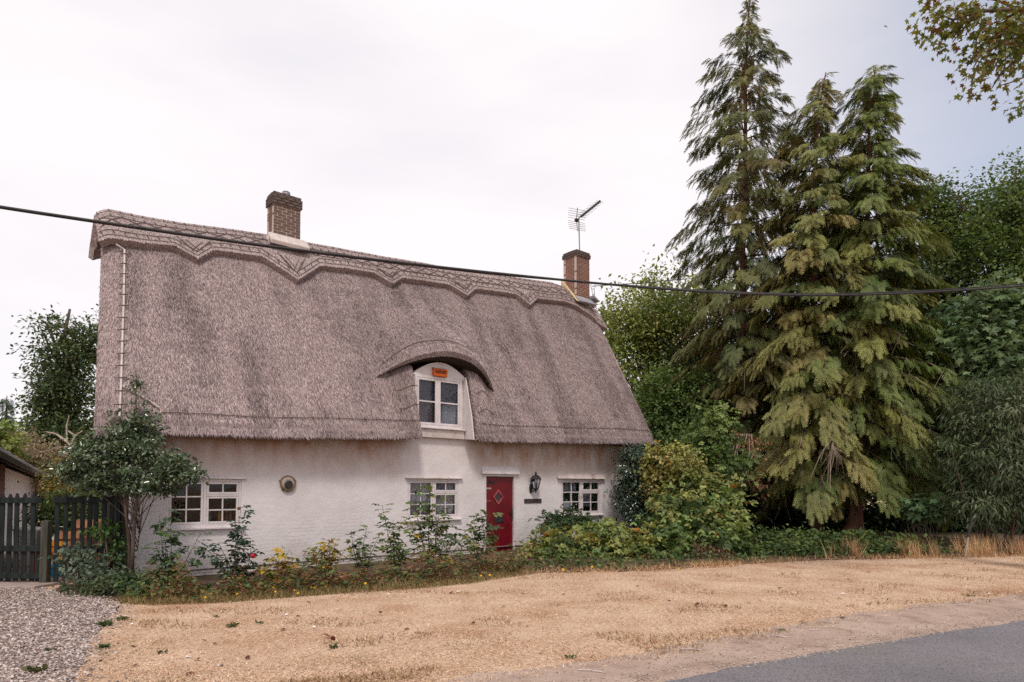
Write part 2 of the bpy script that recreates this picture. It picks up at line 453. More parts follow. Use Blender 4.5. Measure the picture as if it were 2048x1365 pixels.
# ------------------------------------------------------------------ the setting: ground, gravel, dirt, road
def px_line(pts): return [G(x, y)[:2] for x, y in pts]
def ragged(pts, amp, step=.12, seed=0, freq=1.6):
    pts = [np.array(p, float) for p in pts]
    o_ = []
    for a, b in zip(pts[:-1], pts[1:]):
        n_ = max(1, int(np.linalg.norm(b - a) / step))
        d = (b - a) / max(1e-9, np.linalg.norm(b - a))
        nr = np.array([-d[1], d[0]])
        for i in range(n_):
            p = a + (b - a) * i / n_
            h = mnoise.noise(Vector((p[0] * freq, p[1] * freq, seed))) + .5 * mnoise.noise(Vector((p[0] * freq * 3.7, p[1] * freq * 3.7, seed + 5)))
            o_.append(p + nr * h * amp)
    o_.append(pts[-1])
    return o_
def sheet(name, poly, z, mat, label=None, cat=None, kind='structure'):
    bm = bmesh.new()
    f = bm.faces.new([bm.verts.new((p[0], p[1], z)) for p in poly])
    bmesh.ops.triangulate(bm, faces=[f])
    bmesh.ops.recalc_face_normals(bm, faces=bm.faces)
    if bm.faces and sum(q.normal.z for q in bm.faces) < 0:
        bmesh.ops.reverse_faces(bm, faces=bm.faces)
    me = bpy.data.meshes.new(name); bm.to_mesh(me); bm.free()
    return tag(link(name, me, mat), label, cat, None, kind)
grass_m = mat_noise('parched_grass', (.49, .33, .225), (.61, .445, .325), 1.3, 1.0, .8, 55, (1, 1, 1), 8, .05, extra=((.41, .245, .155), .9, .50, .70), bdist=.03)
def ground_detail(m, dark, sc, lo, hi, amt):
    t = m.node_tree; b = t.nodes['Principled BSDF']
    src = b.inputs['Base Color'].links[0].from_socket
    tc_ = N(t, 'ShaderNodeTexCoord')
    n_ = N(t, 'ShaderNodeTexNoise', ins={'Scale': sc, 'Detail': 8.0, 'Roughness': .7}); lk(t, tc_.outputs['Object'], n_.inputs['Vector'])
    r_ = N(t, 'ShaderNodeMapRange', ins={'From Min': lo, 'From Max': hi, 'To Min': 0, 'To Max': amt}); lk(t, n_.outputs['Fac'], r_.inputs['Value'])
    m_ = N(t, 'ShaderNodeMix', data_type='RGBA'); m_.inputs['B'].default_value = (*dark, 1)
    lk(t, src, m_.inputs['A']); lk(t, r_.outputs[0], m_.inputs['Factor']); lk(t, m_.outputs['Result'], b.inputs['Base Color'])
ground_detail(grass_m, (.17, .10, .055), 18, .52, .68, .7)
ground_detail(grass_m, (.66, .51, .37), 40, .56, .70, .7)
dirt_m = mat_noise('dusty_dirt', (.34, .25, .205), (.43, .325, .27), 1.6, 1.0, .7, 60, (1, 1, 1), 8, .05, extra=((.28, .20, .16), 3, .5, .7), bdist=.02)
ground_detail(dirt_m, (.13, .09, .075), 55, .56, .70, .7)
ground_detail(dirt_m, (.42, .34, .29), 70, .58, .72, .7)
road_m = mat_noise('worn_asphalt', (.165, .152, .166), (.225, .208, .22), .7, .85, .8, 170, (1, 1, 1), 6, .25, extra=((.21, .19, .185), .45, .5, .68), bdist=.012)
ground_detail(road_m, (.04, .038, .046), 70, .50, .62, .9)
ground_detail(road_m, (.34, .32, .32), 90, .58, .70, .9)
gravel_m = mat_noise('gravel_bed', (.16, .115, .10), (.34, .27, .245), 45, 1.0, 1.0, 70, (1, 1, 1), 6, .1, bdist=.03)

bm = bmesh.new()
bmesh.ops.create_grid(bm, x_segments=24, y_segments=24, size=900)
me = bpy.data.meshes.new('ground'); bm.to_mesh(me); bm.free()
ground = tag(link('ground', me, grass_m), 'dry parched grass verge in front of the cottage', None, None, 'structure')

rd = np.array([6.13, 2.64]) / np.linalg.norm([6.13, 2.64])                # direction of the road
road_edge = px_line([(1322, 1365), (1391, 1352), (1592, 1314), (1720, 1293), (1848, 1273), (2048, 1242)])
rd = (road_edge[-1] - road_edge[0]) / np.linalg.norm(road_edge[-1] - road_edge[0])
re_ = [road_edge[0] - rd * 60, road_edge[0] - rd * 8] + road_edge + [road_edge[-1] + rd * 8, road_edge[-1] + rd * 90]
rn = np.array([rd[1], -rd[0]])
dirt_edge = px_line([(700, 1420), (900, 1362), (1100, 1335), (1300, 1303), (1483, 1270), (1665, 1236), (1800, 1216), (1921, 1203), (2048, 1190)])
de_ = [dirt_edge[0] - rd * 55, dirt_edge[0] - rd * 8] + dirt_edge + [dirt_edge[-1] + rd * 8, dirt_edge[-1] + rd * 90]
sheet('road_shoulder', ragged(de_[1:-1], .13, .1, 2) + [re_[-2] + rn * .6, re_[-3] + rn * .5, re_[1] + rn * .6], .004, dirt_m, 'dusty bare earth shoulder along the road edge')
rag_road = ragged(re_[1:-1], .05, .1, 9, 2.2)
sheet('road', [re_[0]] + rag_road + [re_[-1], re_[-1] + rn * 7, re_[0] + rn * 7], .008, road_m, 'worn grey asphalt road')
grav_edge = px_line([(120, 1420), (150, 1365), (165, 1320), (190, 1272), (222, 1232), (238, 1212), (205, 1196), (130, 1188), (90, 1182)])
gp = ragged(grav_edge, .10, .08, 4)
gravel_poly = gp + [np.array(p) for p in [(-7.85, 11.0), (-7.75, 11.6), (-9.6, 15.5), (-13, 15.5), (-22, 12), (-22, 3.0), (-6.5, 3.0)]]
sheet('gravel_drive', gravel_poly, .004, gravel_m, 'pale gravel drive in front of the gate')
hedge_front = px_line([(95, 1187), (140, 1193), (230, 1203), (300, 1207), (450, 1202), (600, 1190), (720, 1182), (850, 1173), (940, 1164), (1000, 1154), (1060, 1146), (1300, 1142), (1400, 1134), (1500, 1128), (1620, 1122), (1750, 1118), (1900, 1115), (2048, 1112), (2300, 1106)])
bedp = ragged(hedge_front, .16, .1, 7)
sheet('flower_bed', bedp + [np.array(p) for p in [(30, 22), (34, 60), (10, 60), (4.5, 27), (3.6, 20.6)]] + [np.array(H2W(14, .3, 0)[:2]), np.array(H2W(-.9, .3, 0)[:2])], .006, M['soil'], 'dry earth of the flower bed and the wood floor')
def side(pl, p):                 # signed side of the nearest segment of a polyline, for whole arrays of points
    pl = np.array(pl); best = np.full(len(p), 1e9); sg = np.zeros(len(p))
    for a, b in zip(pl[:-1], pl[1:]):
        d = b - a; L = d @ d
        q = np.clip(((p - a) @ d) / L, 0, 1)[:, None] * d + a
        dist = np.linalg.norm(p - q, axis=1)
        c = d[0] * (p[:, 1] - a[1]) - d[1] * (p[:, 0] - a[0])
        k = dist < best
        best[k] = dist[k]; sg[k] = np.sign(c[k])
    return sg * best
def in_poly(poly, p):
    poly = np.array(poly); x, y = p[:, 0], p[:, 1]; ins = np.zeros(len(p), bool); j = len(poly) - 1
    for i in range(len(poly)):
        xi, yi, xj, yj = *poly[i], *poly[j]
        c = ((yi > y) != (yj > y)) & (x < (xj - xi) * (y - yi) / (yj - yi + 1e-12) + xi)
        ins ^= c; j = i
    return ins

# ------------------------------------------------------------------ the cottage (local axes: s along the front, v into the house, z up)
cot = thing('cottage', 'white rendered cottage with deep thatched roof, eyebrow dormer and red front door', 'house', loc=O)
cot.rotation_euler = (0, 0, HROT)
ORG[cot] = np.zeros(3)
S1, VB = 14.1, 5.2
ze = lambda s: np.interp(s, [-.66, .4, 2.9, 5.7, 7.5, 9.9, 14.6], [2.62, 2.63, 2.71, 2.84, 2.87, 2.93, 3.10])
zr = lambda s: np.interp(s, [-.9, -.6, -.3, .1, .68, 3.3, 5.45, 8.7, 12.9, 14.0, 15.2], [7.05, 7.25, 7.45, 7.60, 7.63, 7.91, 8.05, 8.3, 8.74, 8.66, 8.45])
WIN = [(.56, 1.90, .93, 1.83), (5.70, 7.18, .93, 1.88), (10.80, 12.50, .90, 1.92)]
DOOR = (8.00, 9.06, -.02, 2.03)
def wall_sheet(mb, s0, s1, z0, z1, holes, v=0.0, depth=.13, arch=None):
    ss = sorted({s0, s1, *[h[0] for h in holes], *[h[1] for h in holes], *np.arange(math.ceil(s0), s1, 1.0)})
    zz = sorted({z0, z1, *[h[2] for h in holes if h[2] > z0], *[h[3] for h in holes]})
    for a, b in zip(ss[:-1], ss[1:]):
        for c, d in zip(zz[:-1], zz[1:]):
            if any(h[0] <= a + 1e-6 and b <= h[1] + 1e-6 and h[2] <= c + 1e-6 and d <= h[3] + 1e-6 for h in holes): continue
            mb.add([(a, v, c), (b, v, c), (b, v, d), (a, v, d)], [(0, 1, 2, 3)])
    for h in holes:
        a, b, c, d = h[0], h[1], max(h[2], z0), h[3]
        mb.add([(a, v, c), (a, v, d), (a, v + depth, d), (a, v + depth, c)], [(0, 1, 2, 3)])
        mb.add([(b, v, c), (b, v, d), (b, v + depth, d), (b, v + depth, c)], [(0, 1, 2, 3)])
        mb.add([(a, v, d), (b, v, d), (b, v + depth, d), (a, v + depth, d)], [(0, 1, 2, 3)])
        mb.add([(a, v, c), (b, v, c), (b, v + depth, c), (a, v + depth, c)], [(0, 1, 2, 3)])
mb = MB()
wall_sheet(mb, 0, S1, .13, 3.0, WIN + [DOOR])
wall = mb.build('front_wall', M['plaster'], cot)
mb = MB()
for s in (0, S1):
    k0 = .16 if s == 0 else 0
    mb.add([(s, .002, 0), (s + k0 * VB, VB, 0), (s + k0 * VB, VB, 3), (s + k0 * 2.6, 2.6, 7.2), (s, .002, 3)], [(0, 1, 2, 3, 4)])
mb.add([(.16 * VB, VB, 0), (S1, VB, 0), (S1, VB, 3), (.16 * VB, VB, 3)], [(0, 1, 2, 3)])
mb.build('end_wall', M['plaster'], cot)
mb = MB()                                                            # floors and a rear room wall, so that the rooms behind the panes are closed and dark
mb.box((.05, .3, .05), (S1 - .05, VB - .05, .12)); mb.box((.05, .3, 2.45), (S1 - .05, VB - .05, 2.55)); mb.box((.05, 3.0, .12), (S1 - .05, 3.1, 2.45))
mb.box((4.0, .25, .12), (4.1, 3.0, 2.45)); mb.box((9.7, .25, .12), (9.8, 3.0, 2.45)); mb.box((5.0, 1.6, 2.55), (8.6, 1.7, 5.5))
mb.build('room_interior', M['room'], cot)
# brick plinth below the render: each brick proud of its mortar
pl = MB(); pl.box((0, .035, -.1), (DOOR[0] - .08, .2, .128)); pl.box((DOOR[1] + .08, .035, -.1), (S1, .2, .128))
plinth = pl.build('plinth', M['mortar'], cot)
bk = MB(); bk.box((-.107, -.012, -.031), (.107, .03, .031))
bme = bk.build('brick', M['brickwhite'], plinth, bevel=0)
first = True
for row in range(3):
    s = .11 + (row % 2) * .115
    while s < S1 - .1:
        if not (DOOR[0] - .2 < s < DOOR[1] + .2):
            o = bme if first else bme.copy()
            if not first: C.objects.link(o)
            first = False
            o.location = (s, .028 + random.uniform(-.004, .004), .088 - row * .074); o.scale = (1, 1, random.uniform(.92, 1.05))
        s += .228
dc = MB(); dc.box((-.005, -.006, .118), (DOOR[0] - .07, .03, .13)); dc.box((DOOR[1] + .07, -.006, .118), (S1, .03, .13))
dc.build('plinth_shadow', M['slate'], cot)  # dark strip standing in for the shadow line below the render's edge

# ---- windows: frame > casements, panes, glazing bars, sill, drip board
def pane_grid(win, s0, s1, z0, z1, nc, nr, v, bar=.024, fr=.042, fm='whitepaint', glass='glass'):
    cf = MB()                                                        # the casement's own frame
    cf.box((s0, v - .022, z0), (s0 + fr, v + .022, z1)); cf.box((s1 - fr, v - .022, z0), (s1, v + .022, z1))
    cf.box((s0 + fr, v - .021, z0), (s1 - fr, v + .021, z0 + fr)); cf.box((s0 + fr, v - .021, z1 - fr), (s1 - fr, v + .021, z1))
    cf.build('casement', M[fm], win, bevel=.004)
    a, b, c, d = s0 + fr, s1 - fr, z0 + fr, z1 - fr
    for i in range(1, nc):
        x = a + (b - a) * i / nc
        MB().box((x - bar / 2, v - .017, c), (x + bar / 2, v + .015, d)).build('glazing_bar', M[fm], win)
    for j in range(1, nr):
        z = c + (d - c) * j / nr
        MB().box((a, v - .016, z - bar / 2), (b, v + .014, z + bar / 2)).build('glazing_bar', M[fm], win)
    for i in range(nc):
        for j in range(nr):
            x0, x1 = a + (b - a) * i / nc, a + (b - a) * (i + 1) / nc
            y0, y1 = c + (d - c) * j / nr, c + (d - c) * (j + 1) / nr
            tl = random.uniform(-.002, .002)
            MB().add([(x0, v + .004 + tl, y0), (x1, v + .004 - tl, y0), (x1, v + .004, y1), (x0, v + .004, y1)], [(0, 1, 2, 3)]).build('pane', M[glass], win)
def outer_frame(s0, s1, z0, z1, v, posts, rails, t=.045):
    f = MB()
    f.box((s0, v - .035, z0), (s0 + t, v + .05, z1)); f.box((s1 - t, v - .035, z0), (s1, v + .05, z1))
    f.box((s0 + t, v - .034, z0), (s1 - t, v + .049, z0 + t)); f.box((s0 + t, v - .034, z1 - t), (s1 - t, v + .049, z1))
    for x, w_ in posts: f.box((x - w_ / 2, v - .033, z0 + t), (x + w_ / 2, v + .048, z1 - t))
    for x0, x1, z, w_ in rails: f.box((x0, v - .032, z - w_ / 2), (x1, v + .047, z + w_ / 2))
    return f
def curtain(win, s0, s1, z0, z1, v, mat, name='curtain', folds=9, amp=.02):
    n_ = 60
    c = MB()
    vs_ = []
    for i in range(n_ + 1):
        s = s0 + (s1 - s0) * i / n_
        dv = amp * math.sin(i / n_ * folds * 2 * PI) + .3 * amp * math.sin(i * 1.7)
        vs_ += [(s, v + dv, z0 + .012 * math.sin(i * .9)), (s, v + dv * .7, z1)]
    c.add(vs_, [(2 * i, 2 * i + 2, 2 * i + 3, 2 * i + 1) for i in range(n_)])
    return c.build(name, M[mat], win, smooth=True)
def drip(win, s0, s1, z, h, d, mat='hoodpaint', v=0.0):
    MB().prism([(v - .002, z + h), (v - d, z + .012), (v - d, z), (v - .002, z)], 0, s0, s1).build('drip_board', M[mat], win, bevel=.004)
def ground_window(i, label, right_first=False):
    s0, s1, z0, z1 = WIN[i]
    v = .045
    sm = s0 + (s1 - s0) * .50
    zt = z0 + (z1 - z0) * .66
    f = outer_frame(s0, s1, z0, z1, v, [(sm, .05)], [(sm + .025, s1 - .045, zt, .035)])
    win = f.build('window', M['whitepaint'], cot, bevel=.004, label=label)
    pane_grid(win, s0 + .048, sm - .028, z0 + .048, z1 - .048, 2, 3, v - .004)
    pane_grid(win, sm + .028, s1 - .048, zt + .02, z1 - .048, 2, 1, v - .014)
    pane_grid(win, sm + .028, s1 - .048, z0 + .048, zt - .02, 2, 2, v - .004)
    sl = MB(); sl.prism([(-.075, z0 - .055), (-.075, z0 - .02), (.01, z0 + .004), (.01, z0 - .055)], 0, s0 - .07, s1 + .06)
    sl.build('sill', M['whitepaint'], win, bevel=.006)
    return win
w1 = ground_window(0, 'small paned window behind the dark leaved tree, nothing hanging inside')
drip(w1, .50, 1.98, 1.845, .045, .045, 'whitepaint')
w2 = ground_window(1, 'small paned window between the wall fan and the red door')
drip(w2, 5.62, 7.28, 1.895, .025, .07, 'hoodpaint')
curtain(w2, 5.74, 7.14, .95, 1.86, .16, 'net')
w3 = ground_window(2, 'small paned window nearest the ivy with net curtains')
drip(w3, 10.62, 12.62, 1.94, .15, .09, 'hoodpaint')
curtain(w3, 10.84, 11.58, .95, 1.9, .16, 'net'); curtain(w3, 11.7, 12.46, 1.12, 1.9, .17, 'net', folds=6)
MB().box((11.25, .2, .92), (11.6, .28, 1.2)).build('brown_box', M['brownblind'], w3)

# ---- front door
dr = MB(); dr.box((DOOR[0] + .055, .05, 0), (DOOR[1] - .055, .095, DOOR[3] - .055))
door = dr.build('door', M['red'], cot, bevel=.005, label='plain red front door with a small diamond light')
df = MB(); df.box((DOOR[0], -.012, -.02), (DOOR[0] + .055, .11, DOOR[3])); df.box((DOOR[1] - .055, -.012, -.02), (DOOR[1], .11, DOOR[3])); df.box((DOOR[0] + .055, -.011, DOOR[3] - .055), (DOOR[1] - .055, .11, DOOR[3]))
df.build('door_frame', M['whitepaint'], door, bevel=.004)
MB().prism([(-.002, DOOR[3] + .20), (-.07, DOOR[3] + .04), (-.075, DOOR[3] + .005), (-.002, DOOR[3] + .005)], 0, DOOR[0] - .1, DOOR[1] + .1).build('door_hood', M['whitepaint'], door, bevel=.004)
dcx, dcz = 8.50, 1.43
def diamond(r0, r1):
    o_, i_ = [(dcx + r0[0] * math.cos(a), dcz + r0[1] * math.sin(a)) for a in (0, PI / 2, PI, -PI / 2)], [(dcx + r1[0] * math.cos(a), dcz + r1[1] * math.sin(a)) for a in (0, PI / 2, PI, -PI / 2)]
    m_ = MB()
    for k in range(4):
        a, b, c, d = o_[k], o_[(k + 1) % 4], i_[(k + 1) % 4], i_[k]
        m_.prism([a, b, c, d], 1, .028, .052)
    return m_
diamond((.175, .205), (.135, .16)).build('diamond_moulding', M['redtrim'], door)
MB().prism([(dcx + .135, dcz), (dcx, dcz + .16), (dcx - .135, dcz), (dcx, dcz - .16)], 1, .044, .0485).build('diamond_pane', M['slate'], door)
MB().box((8.37, .03, .76), (8.69, .052, .91)).build('letter_plate', M['black'], door, bevel=.004)
MB().box((8.93, .02, .83), (8.985, .052, 1.12)).tube([(8.95, .035, 1.02), (8.95, -.005, 1.02), (8.86, -.005, 1.02)], .012).build('door_handle', M['black'], door)
for zz, cc in ((1.66, 'lath'), (1.335, 'redtrim')):
    m_ = MB()
    for k in range(4): m_.box((8.10 + k * .043, .042, zz - .02), (8.128 + k * .043, .052, zz + .02))
    m_.build('door_number_plate', M[cc], door)
MB().box((8.07, .036, 1.79), (8.40, .052, 1.822)).tube([(8.18, .036, 1.81), (8.22, .03, 1.87), (8.28, .036, 1.82)], .014).build('strap_hinge', M['black'], door)
MB().box((7.95, -.25, -.06), (9.1, .1, .0)).build('doorstep', M['mortar'], cot)

# ---- thatch
NS, NF, NH = (5.79, 7.40), .325, .455
def roof_pt(s, t):
    """front slope t 0..1 (eave..ridge); back slope t 1..2"""
    tt = t if t <= 1 else 2 - t
    sl = .46 * t * max(0, 1 - (s + .66) / 2.0)
    sr = (.13 + .14 * tt) * max(0, 1 - (14.6 - s) / 1.2)
    if t <= NF + .02:
        pass
    s2 = s + sl + sr
    z = ze(s2) + (zr(s2) - .12 - ze(s2)) * tt
    v = -.5 + 3.1 * tt
    b = .07 * math.sin(PI * tt) - .05 * math.exp(-((tt - .10) / .08) ** 2) * 0
    lo_ = mnoise.noise(Vector((s2 * .55, tt * 3.2, 3.1 + (t > 1) * 9))) * .055 + mnoise.noise(Vector((s2 * 2.1, tt * 9, 7.7))) * .02
    if tt > .98: lo_ *= .5
    h = b + lo_
    for q in ((s + .66) / .45, (14.6 - s) / .35):
        if q < 1: h -= .15 * (1 - q) ** 2
    if t < .60:
        fo = abs(s - 6.72)
        wgt = 1 - min(1, max(0, (fo - .78) / .95)); wgt = wgt * wgt * (3 - 2 * wgt)
        am = t * 3.1 * .53 if t <= NF else NF * 3.1 * .53 * max(0, 1 - (t - NF) / .27) ** 2
        v -= wgt * am
    v -= h * .84; z += h * .54
    if tt > .97: z -= .0
    return np.array([s2, v if t <= 1 else 5.2 - v, float(z)])
scol = sorted(set(np.round(np.concatenate([np.linspace(-.66, NS[0], 48), np.linspace(NS[0], NS[1], 12), np.linspace(NS[1], 14.6, 52)]), 4)))
trow = sorted(set(np.round(np.concatenate([np.linspace(0, NF, 14), np.linspace(NF, NH, 7), np.linspace(NH, 1, 28), np.linspace(1, 2, 24)]), 4)))
rv = np.array([roof_pt(s, t) for t in trow for s in scol])
nc_ = len(scol)
rf = []
for j in range(len(trow) - 1):
    for i in range(nc_ - 1):
        if trow[j] < NH - 1e-3 and NS[0] - 1e-3 <= scol[i] and scol[i + 1] <= NS[1] + 1e-3: continue
        a = j * nc_ + i
        rf.append((a, a + 1, a + nc_ + 1, a + nc_))
def crisp(o):
    m = o.modifiers.new('crisp', 'EDGE_SPLIT'); m.split_angle = math.radians(48)
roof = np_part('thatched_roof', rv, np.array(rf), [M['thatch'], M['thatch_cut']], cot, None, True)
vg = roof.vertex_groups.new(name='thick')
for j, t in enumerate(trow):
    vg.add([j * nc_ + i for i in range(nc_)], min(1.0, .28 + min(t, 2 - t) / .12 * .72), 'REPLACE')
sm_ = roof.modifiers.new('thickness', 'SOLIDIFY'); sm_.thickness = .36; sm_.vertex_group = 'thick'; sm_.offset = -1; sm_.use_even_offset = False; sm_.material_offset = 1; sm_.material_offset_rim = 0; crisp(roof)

# the eyebrow over the dormer: a tongue of thatch carried forward to an arched lip
BS, BW = 6.80, 1.86
def lip(a):
    e = abs(a)
    v = -.40 + .78 * e ** 2.2
    z = 4.86 - .66 * e ** 2.1 - (.10 if a > 0 else 0) * e
    return BS + BW * a + .0, v, z
def brow_pt(a, b, lift=0.0):
    s, v, z = lip(a)
    e = abs(a)
    th = .33 * (1 - .8 * e ** 3)
    up = np.array([s, v + .10, z + th])
    tt = NF + .02 + .46 * (1 - e ** 3.0)
    st = BS + BW * a * (.86 if a < 0 else .97) + .15 * (1 - e)
    tb = NF + (tt - NF) * b
    foot = roof_pt(st, NF)
    q = roof_pt(st, tb) + (up - foot) * (1 - b) ** 1.25
    q[0] = s + (st - s) * b
    q[1] += .02 * b
    q[1] -= (.05 * math.sin(PI * b) * (1 - e ** 4) + lift) * .7
    q[2] += (.05 * math.sin(PI * b) * (1 - e ** 4) + lift) * .7
    nz_ = mnoise.noise(Vector((s * 1.5, b * 3, 1.2))) * .03
    q[1] -= nz_; q[2] += nz_
    return q
na, nb = 48, 22
bv, bf = [], []
for i in range(na + 1):
    a = -1 + 2 * i / na
    col = [brow_pt(a, 1 - k / nb) for k in range(nb + 1)]
    s, v, z = lip(a)
    col += [np.array([s, v - .015, z + .12 * (1 - abs(a) ** 3)]), np.array([s, v + .03, z])]
    e = abs(a)
    col += [np.array([s, v + (.1 + .35 * k) , z - (.04 + .03 * k) * (1 - e * e)]) for k in (.5, 1, 2)]
    bv += col
m_ = len(col)
for i in range(na):
    for k in range(m_ - 1):
        bf.append((i * m_ + k, (i + 1) * m_ + k, (i + 1) * m_ + k + 1, i * m_ + k + 1))
bf = np.array(bf)
brow = np_part('eyebrow_thatch', np.array(bv), bf, [M['thatch'], M['thatch_cut']], roof, None, True)
crisp(brow)
mi = np.zeros(len(bf), np.int32); mi[[n for n in range(len(bf)) if n % (m_ - 1) >= nb + 2]] = 1
brow.data.polygons.foreach_set('material_index', mi)

# ridge cap with its scalloped, pointed lower edge
CAP = [(-.36, .83), (.11, .83), (1.06, .845), (1.46, .785), (1.82, .85), (2.92, .85), (3.66, .745), (4.39, .86), (5.89, .868), (6.35, .818), (6.76, .87), (8.29, .875), (8.84, .815), (9.27, .872), (10.84, .866), (11.25, .80), (11.76, .862), (13.47, .86), (14.3, .815), (15.0, .80)]
cx_, ct_ = [p[0] for p in CAP], [p[1] for p in CAP]
def cap_pt(s, t, lift=.15):
    q = roof_pt(min(max(s, -.5), 14.5), t)
    tt = t if t <= 1 else 2 - t
    ds = s - min(max(s, -.5), 14.5)
    q[0] = s + .0
    q[2] = q[2] + (zr(s) - zr(min(max(s, -.5), 14.5))) * 1.0
    rnd = math.exp(-((tt - 1) / .035) ** 2)
    lf = lift * (1 - .25 * rnd)
    q[1] += -lf * .84 * (1 - rnd) * (1 if t <= 1 else -1)
    q[2] += lf * .54 + .05 * rnd
    endr = max(0, (.0 - s) / .5)
    q[2] -= .34 * endr ** 2.2 * (.5 + .5 * (tt > .9))
    return q
cs = sorted(set(np.round(np.concatenate([np.linspace(-.36, 15.0, 180), cx_]), 4)))
rows = 9
cv = []
for s in cs:
    tc0 = float(np.interp(s, cx_, ct_))
    for j in range(rows + 1): cv.append(cap_pt(s, tc0 + (1 - tc0) * j / rows))
    for j in range(1, rows + 1): cv.append(cap_pt(s, 1 + .17 * j / rows))
k_ = 2 * rows + 1
cf_ = [(i * k_ + j, (i + 1) * k_ + j, (i + 1) * k_ + j + 1, i * k_ + j + 1) for i in range(len(cs) - 1) for j in range(k_ - 1)]
cap = np_part('ridge_cap', np.array(cv), np.array(cf_), [M['ridge'], M['thatch_cut']], roof, None, True)
sm_ = cap.modifiers.new('thickness', 'SOLIDIFY'); sm_.thickness = .17; sm_.offset = -1; sm_.material_offset = 0; sm_.material_offset_rim = 0; crisp(cap)
mb = MB(); e_ = cap_pt(-.42, 1.0)
mb.tube([e_ + np.array([.25, 0, .02]), e_ + np.array([.42, 0, .12]), e_ + np.array([.55, 0, .19]), e_ + np.array([.60, 0, .18])], [.07, .05, .03, .012], 7)
mb.build('ridge_finial', M['hazel'], roof, smooth=True)
# split hazel liggers: long rods, lattice of crosses, short spars pegging them down
lg = MB()
def rod(f, s0, s1, n_, r=.0075):
    lg.tube([f(s0 + (s1 - s0) * i / n_) for i in range(n_ + 1)], r, 4, False)
def tcap(s): return float(np.interp(s, cx_, ct_))
flat = lambda s: .868 - .0 * s if s > .5 else .86
for dt in (.985, .955): rod(lambda s, dt=dt: cap_pt(s, dt, .165), -.35, 14.9, 150)
for dt in (.016, .042): rod(lambda s, dt=dt: cap_pt(s, max(tcap(s) + dt, 0), .165), -.35, 14.95, 220)
rod(lambda s: cap_pt(s, flat(s) + .050, .165), -.3, 14.9, 150)
s = -.3
while s < 14.5:
    for d in (1, -1):
        a, b = (s, s + .42) if d > 0 else (s + .42, s)
        lg.tube([cap_pt(a + (b - a) * q / 4, flat(a) + .048 + (.957 - flat(a) - .048) * q / 4, .17) for q in range(5)], .0095, 4, False)
    s += .42
for (sp_, tp_) in ((1.46, .785), (3.66, .745), (6.35, .818), (8.84, .815), (11.25, .80)):
    for q in (-.12, .0, .12, .24):
        for d in (1, -1):
            a0 = sp_ + d * q * .5
            lg.tube([cap_pt(a0 + d * .33 * h, tp_ + .035 + abs(q) * .12 + (.87 - tp_) * h * .9, .168) for h in (0, .35, .7)], .008, 4, False)
for dt in (.985, .955):
    for s in np.arange(-.3, 14.9, .21):
        p = cap_pt(s, dt, .175); lg.tube([p + np.array([-.03, 0, .04]), p, p + np.array([.035, 0, -.04])], .012, 3)
for s in np.arange(-.3, 14.9, .21):
    p = cap_pt(s, tcap(s) + .03, .175); lg.tube([p + np.array([-.03, 0, .04]), p, p + np.array([.03, 0, -.05])], .011, 3)
lg.build('hazel_liggers', M['hazel'], roof, kind='stuff')
# eave liggers, the rods round the eyebrow and the pale lath up the left verge
el = MB()
def on_roof(s, t, l=.03):
    p = roof_pt(s, t); return p + np.array([0, -l * .84, l * .54])
el.tube([on_roof(s, .075) for s in np.linspace(.35, 5.8, 60)], .008, 4); el.tube([on_roof(s, .075) for s in np.linspace(7.55, 14.5, 70)], .008, 4)
for s in np.arange(.5, 14.4, .3):
    if 5.7 < s < 7.6: continue
    p = on_roof(s, .075, .035); el.tube([p + np.array([-.02, -.01, .05]), p, p + np.array([.02, 0, -.04])], .006, 3)
for tt in (.20, .29): el.tube([on_roof(s, tt - .06 + .012 * math.sin(s * 9), .012) for s in np.linspace(7.55, 8.2, 8)], .011, 4); el.tube([on_roof(s, tt - .06 + .012 * math.sin(s * 9), .012) for s in np.linspace(5.35, 5.85, 6)], .011, 4)
el.tube([brow_pt(a, .07, .02) for a in np.linspace(-.97, .97, 60)], .009, 4)
el.build('eave_ligger', M['hazel'], roof)
la = MB()
la.tube([on_roof(s, t, .05) for s, t in zip(np.linspace(-.35, -.14, 30) * .6 - .1, np.linspace(.04, .80, 30))], .022, 5)
la.tube([on_roof(-.28, .17, .05), on_roof(.05, .13, .05), on_roof(.32, .09, .05)], .015, 5)
p = on_roof(-.18, .80, .05); la.tube([p, p + np.array([-.16, 0, .08])], .018, 5)
lath = la.build('verge_lath', M['lath'], roof)
for i in range(2, 30, 2):
    s_, t_ = (np.linspace(-.35, -.14, 30) * .6 - .1)[i], np.linspace(.04, .80, 30)[i]
    MB().tube([on_roof(s_ - .09, t_ + .008, .04), on_roof(s_, t_, .08), on_roof(s_ + .09, t_ + .006, .04)], .011, 4).build('lath_tie', M['hazel'], roof)

